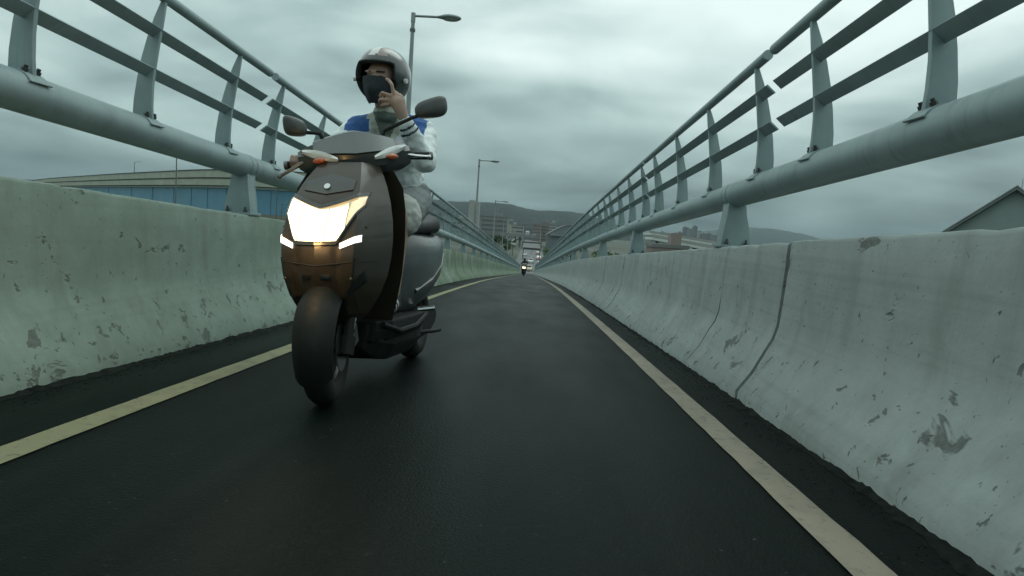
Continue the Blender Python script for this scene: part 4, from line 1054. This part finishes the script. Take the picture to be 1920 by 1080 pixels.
MAT['lining'] = simple('helmet_lining', (0.014, 0.018, 0.018), 0.9, 0, 0.2, 30); MAT['hair'] = simple('hair', (0.012, 0.011, 0.010), 0.6, 0, 0.2, 60); MAT['eye'] = simple('eye', (0.02, 0.018, 0.016), 0.2)
MAT['dark_cloth'] = cloth('dark_cloth', (0.02, 0.024, 0.026))

def rider(label, loc, hand_up, palette, vox, group, sco):
    P = palette; t = thing('person', label, 'person', loc, group=group)
    V = Vector
    sm_ = Matrix.Translation(sco.location) @ sco.rotation_euler.to_matrix().to_4x4() @ HANDLE
    grips = {s: sm_ @ V((s * (.27 if s > 0 else .232), .053 if s > 0 else .088, .004)) - V(loc) for s in (-1, 1)}
    pel, wst, chs, nek = V((.06, 1.12, .865)), V((.056, 1.09, .98)), V((.032, 1.01, 1.11)), V((.014, .945, 1.235))
    hc = V((-.002, .865, 1.415)); HR = Euler((R(4), R(2), R(-14))).to_matrix()      # head turned towards image left
    def hp(*a): return hc + HR @ V(a)
    sL, sR = V((.192, .955, 1.195)), V((-.140, .955, 1.185))
    if hand_up: eL, wL = V((.240, .80, 1.035)), V((.152, .690, 1.205))
    else: eL, wL = V((.285, .80, 1.00)), grips[1] + V((0, .085, .012))
    eR, wR = V((-.285, .80, .985)), grips[-1] + V((.0, .085, .012))
    kL, aL, kR, aR = V((.150, .645, .755)), V((.125, .76, .385)), V((-.150, .670, .725)), V((-.105, .76, .385))
    hL, hR_ = V((.135, 1.10, .845)), V((-.035, 1.10, .845))
    # body
    b = MB()
    b.capsule(pel, chs, .10, .105); b.capsule(chs, nek, .09, .05); b.capsule(nek, hp(0, .02, -.06), .05, .05)
    b.ellipsoid(hp(0, 0, 0), (.074, .093, .112)); b.ellipsoid(hp(0, -.052, -.055), (.05, .045, .06)); b.ellipsoid(hp(0, -.098, -.018), (.013, .02, .026)); b.ellipsoid(hp(0, -.076, .028), (.05, .016, .012))
    for s in (-1, 1): b.ellipsoid(hp(s * .075, .012, -.012), (.012, .02, .032)); b.ellipsoid(hp(s * .036, -.07, -.028), (.02, .018, .014))
    for s_, e_, w_ in ((sL, eL, wL), (sR, eR, wR)):
        b.capsule(nek, s_, .05, .052); b.capsule(s_, e_, .046, .036); b.capsule(e_, w_, .036, .024)
    for h_, k_, a_ in ((hL, kL, aL), (hR_, kR, aR)):
        b.capsule(h_, k_, .080, .056); m_ = k_.lerp(a_, .33); b.capsule(k_, m_ + V((0, .012, 0)), .054, .054); b.capsule(m_ + V((0, .012, 0)), a_, .053, .034); b.capsule(a_, a_ + V((0, -.11, -.045)), .034, .028)
    def finger(pts, r):
        for q0, q1, r0 in zip(pts, pts[1:], (r, r * .95, r * .88, r * .8)): b.capsule(q0, q1, r0, r0 * .92, 10, 4)
    if hand_up:    # left hand pinching the mask, index finger up
        pc = V((.118, .690, 1.282)); b.capsule(wL, pc, .024, .034); b.ellipsoid(pc + V((0, 0, .004)), (.036, .022, .044), (0, R(-14), 0))
        kn = [pc + V((x, y, z)) for x, y, z in ((-.020, -.010, .042), (-.036, -.014, .028), (-.042, -.014, .008), (-.042, -.010, -.012))]
        finger([kn[0], kn[0] + V((-.010, -.004, .036)), kn[0] + V((-.026, .010, .056)), kn[0] + V((-.040, .016, .064))], .0098)
        finger([kn[1], kn[1] + V((-.032, -.012, .008)), kn[1] + V((-.046, .010, -.002)), kn[1] + V((-.040, .026, -.004))], .0098)
        finger([kn[2], kn[2] + V((-.034, -.010, -.002)), kn[2] + V((-.044, .012, -.008)), kn[2] + V((-.034, .028, -.006))], .0094)
        finger([kn[3], kn[3] + V((-.028, -.006, -.006)), kn[3] + V((-.034, .012, -.010)), kn[3] + V((-.024, .024, -.008))], .0085)
        finger([pc + V((.006, .012, .020)), pc + V((-.012, .028, .046)), pc + V((-.034, .034, .060))], .0112)
        hands = [(wR, -1)]
    else: hands = [(wR, -1), (wL, 1)]
    for w_, s in hands:    # hand closed round the grip
        g = grips[s]; pc = g + V((0, .036, .020)); b.capsule(w_, pc, .024, .032); b.ellipsoid(pc, (.040, .040, .022))
        for k in range(4):
            x = (k - 1.5) * .020; q = pc + V((x, -.030, .004)); finger([q, q + V((0, -.028, .004)), q + V((0, -.042, -.020)), q + V((0, -.022, -.042))], .0092)
        finger([pc + V((-s * .036, -.01, -.006)), pc + V((-s * .048, -.034, -.020)), pc + V((-s * .034, -.050, -.030))], .0108)
    me = fuse(b, vox, 4, 'body', [MAT['skin']]); link('body', me, t)
    # jacket
    j = MB(); gr = .020
    j.capsule(pel + V((0, 0, .045)), wst, .128, .132); j.capsule(wst, chs, .132, .125); j.capsule(chs, nek + V((0, .01, -.035)), .120, .070)
    j.ellipsoid(chs + V((0, -.03, -.02)), (.15, .10, .12)); j.capsule(pel + V((0, -.02, .05)), pel + V((.0, -.02, .02)), .130, .134)
    for s_, e_, w_ in ((sL, eL, wL), (sR, eR, wR)):
        j.capsule(nek.lerp(s_, .35), s_, .062, .066); j.capsule(s_, e_, .066, .056); j.capsule(e_, e_.lerp(w_, .86), .055, .040)
        j.capsule(e_.lerp(w_, .80), e_.lerp(w_, .93), .039, .036)
    j.torus(nek + V((0, -.008, .028)), .058, .018, 'z', 24, 10, 2.0)
    if not P: pass
    def pickj(c, n):
        if P: return 0
        for e_, w_ in ((eL, wL), (eR, wR)):
            d = w_ - e_; u = (c - e_).dot(d) / d.length_squared; rr = (c - e_ - d * u).length
            if rr < .062 and u > .66:
                q = (u - .66) / .30
                return 4 if (.22 < q < .36 or .62 < q < .76) else 0
        x = c.x - .02
        if n.y < .35:
            if c.z > 1.085 and abs(x) < (c.z - 1.085) * .36 and c.y < 1.0 and c.z < 1.27: return 5
            if c.z > 1.085 and abs(x) < (c.z - 1.085) * .36 + .030 and c.y < 1.0: return 3
        if c.z > 1.235 and abs(x) < .10: return 3
        edge = 1.165 + .20 * max(0, .125 - abs(x))
        if c.z > edge and abs(x) > .082 and abs(x) < .20: return 1
        if c.z > 1.03 and abs(x) < .15 and n.y < 0 and c.z > 1.07: return 2
        return 0
    def wr(c): return .0055 * noise.noise(V((c.x * 16, c.y * 16, c.z * 30))) + .004 * noise.noise(V((c.x * 34, c.y * 30 + 5, c.z * 44)))
    jm = [MAT['dark_cloth']] if P else [MAT['jacket_white'], MAT['jacket_blue'], MAT['jacket_grey'], MAT['collar'], MAT['navy'], MAT['shirt']]
    jk = link('jacket', fuse(j, max(vox, .0055), 4, 'jacket', jm, pickj, wr), t)
    if not P:
        z_ = MB(); z_.tube([(.010, .845, 1.10), (.012, .862, 1.00), (.02, .905, .92)], .004, 6); z_.build('zip', MAT['navy'], jk, True)
    # shorts
    s = MB(); s.capsule(pel + V((-.05, 0, 0)), pel + V((.05, 0, 0)), .120, .120)
    for h_, k_ in ((hL, kL), (hR_, kR)):
        s.capsule(h_, h_.lerp(k_, .5), .100, .098); s.capsule(h_.lerp(k_, .5), h_.lerp(k_, .83), .102, .106); s.capsule(h_.lerp(k_, .6) + V((0, .02, -.05)), h_.lerp(k_, .80) + V((0, 0, -.045)), .07, .068)
    def picks(c, n):
        for h_, k_ in ((hL, kL), (hR_, kR)):
            d = k_ - h_; u = (c - h_).dot(d) / d.length_squared; rr = (c - h_ - d * u).length
            if u > .80 and rr < .14: return 1
        return 0
    link('shorts', fuse(s, max(vox, .006), 5, 'shorts', [MAT['dark_cloth'], MAT['dark_cloth']] if P else [MAT['shorts'], MAT['shorts_cuff']], picks, wr), t)
    # shoes
    for a_ in (aL, aR):
        q = MB(); q.capsule(a_ + V((0, .025, -.045)), a_ + V((0, -.13, -.052)), .040, .034); q.capsule(a_ + V((0, .02, -.0)), a_ + V((0, -.02, -.03)), .041, .040)
        sh = link('shoe', fuse(q, .006, 4, 'shoe', [MAT['shoe'], MAT['shoe_white']], lambda c, n, a_=a_: 1 if c.z < a_.z - .075 or (abs(((c.y - a_.y) * 60 + c.z * 40) % 2.4) < .7 and -.09 < c.y - a_.y < -.02 and abs(n.x) > .4) else 0), t)
    # mask, eyes, brows
    q = MB(); rows = []
    for i in range(11):
        v = i / 10; z = -.115 + .112 * v; row = []
        for k in range(17):
            a = R(-78 + 156 * k / 16); rx = .084 * math.sqrt(max(0.05, 1 - (z / .145) ** 2)); ry = .112 * math.sqrt(max(.05, 1 - (z / .15) ** 2)) + .018 * math.exp(-((a) / .35) ** 2) * math.sin(math.pi * min(1, v * .9 + .1))
            row.append(hp(rx * 1.03 * math.sin(a), -ry * math.cos(a) - .002, z + (.010 * math.cos(a) if i == 10 else 0)))
        rows.append(row + [p + HR @ V((0, .006, 0)) for p in row[::-1]])
    q.rings(rows); q.build('face_mask', MAT['mask'], t, True, angle=60)
    for s_ in (-1, 1):
        for z0, z1 in ((-.012, .018), (-.075, -.03)):
            q = MB(); q.tube([hp(s_ * .070, -.045, z0), hp(s_ * .083, -.01, (z0 + z1) / 2), hp(s_ * .084, .015, z1)], .0022, 6); q.build('mask_strap', MAT['mask'], t, True)
        q = MB(); q.ellipsoid(hp(s_ * .033, -.084, .006), (.015, .008, .0055), None, 12, 8); q.build('eye', MAT['eye'], t, True)
        q = MB(); q.capsule(hp(s_ * .018, -.093, .028), hp(s_ * .052, -.078, .030), .004, .003, 8, 3); q.build('eyebrow', MAT['hair'], t, True)
    # helmet: open face shell with a lining and a brim trim
    q = MB(); rows = []; RX, RY, RZ = .129, .148, .134
    nu, nv = 56, 30
    def sh_pt(a, b_, k=1.0): return hp(RX * k * math.sin(b_) * math.sin(a), .012 - RY * k * math.sin(b_) * math.cos(a), .022 + RZ * k * math.cos(b_))
    vs_, fs_, idx = [], [], {}
    def opened(a, b_):
        a = (a + math.pi) % (2 * math.pi) - math.pi; z = math.cos(b_); x = abs(a)
        if z > .34: return False
        lim = R(54) + R(6) * (z < -.3)
        return x < lim or b_ > R(146)
    for i in range(nv + 1):
        for k in range(nu): vs_.append(sh_pt(2 * math.pi * k / nu, max(1e-3, R(150) * i / nv)))
    for i in range(nv):
        for k in range(nu):
            if not opened(2 * math.pi * (k + .5) / nu, R(150) * (i + .5) / nv): fs_.append((i * nu + k, i * nu + (k + 1) % nu, (i + 1) * nu + (k + 1) % nu, (i + 1) * nu + k))
    q.add(vs_, fs_)
    me = q.mesh('helmet', [MAT['helmet'], MAT['helmet_white'], MAT['helmet_rose'], MAT['lining']], True, angle=80, fix=True)
    bm = bmesh.new(); bm.from_mesh(me)
    bmesh.ops.delete(bm, geom=[v for v in bm.verts if not v.link_faces], context='VERTS')
    for it in range(2): bmesh.ops.smooth_vert(bm, verts=[v for v in bm.verts if v.is_boundary], factor=.5, use_axis_x=True, use_axis_y=True, use_axis_z=True)
    bm.to_mesh(me); bm.free()
    inv = HR.transposed()
    for p in me.polygons:
        c = inv @ (V(p.center) - hc)
        if not P and c.z > .098 and c.y < .06: p.material_index = 1 if abs(c.x + .004) < .020 else (2 if .020 <= c.x < .062 else 0)
    ho = link('helmet', me, t)
    md = ho.modifiers.new('solid', 'SOLIDIFY'); md.thickness = .026; md.offset = -1; md.material_offset_rim = 3
    
    q = MB(); q.tube([hp(.128, -.02, .0), hp(.141, -.021, .0)], .011, 14); q.build('visor_button', MAT['helmet_white'], ho, True)
    q = MB(); q.tube([hp(-.128, -.02, .0), hp(-.141, -.021, .0)], .011, 14); q.build('visor_button', MAT['helmet_white'], ho, True)
    return t
RO = CONTACT + Vector((0, -0.16, -0.004))
r1 = rider('rider in a white and blue jacket pinching a black face mask', RO, True, None, .0048, 'riders on the lane', sc1)

# distant scooter and rider
s2 = 56.0; 
sc2 = scooter('small distant scooter with its headlight on, far down the lane', 'scooters on the lane', True)
sc2.location = (-0.45, s2, rz(s2) + .004); sc2.rotation_euler = (slope(s2), 0, R(1))
r2 = rider('distant rider in dark clothes on the far scooter', Vector((-0.45, s2, rz(s2))), False, 'dark', .009, 'riders on the lane', sc2)

# ------------------------------------------------------------------ damp air
hm = bpy.data.materials.new('haze'); hm.use_nodes = True; ht = hm.node_tree; ht.nodes.clear()
pv = ht.nodes.new('ShaderNodeVolumePrincipled'); pv.inputs['Color'].default_value = (0.74, 0.93, 1.0, 1); pv.inputs['Density'].default_value = 0.00005; pv.inputs['Anisotropy'].default_value = 0.2
ho_ = ht.nodes.new('ShaderNodeOutputMaterial'); ht.links.new(pv.outputs[0], ho_.inputs[1])
mb = MB(); mb.box((0, 3500, (GROUND - 4 + 420) / 2), (13000, 11800, 420 - GROUND + 4)); hz = mb.build('haze', hm); tag(hz, 'thin damp haze in the air', kind='stuff'); hz['category'] = 'haze'
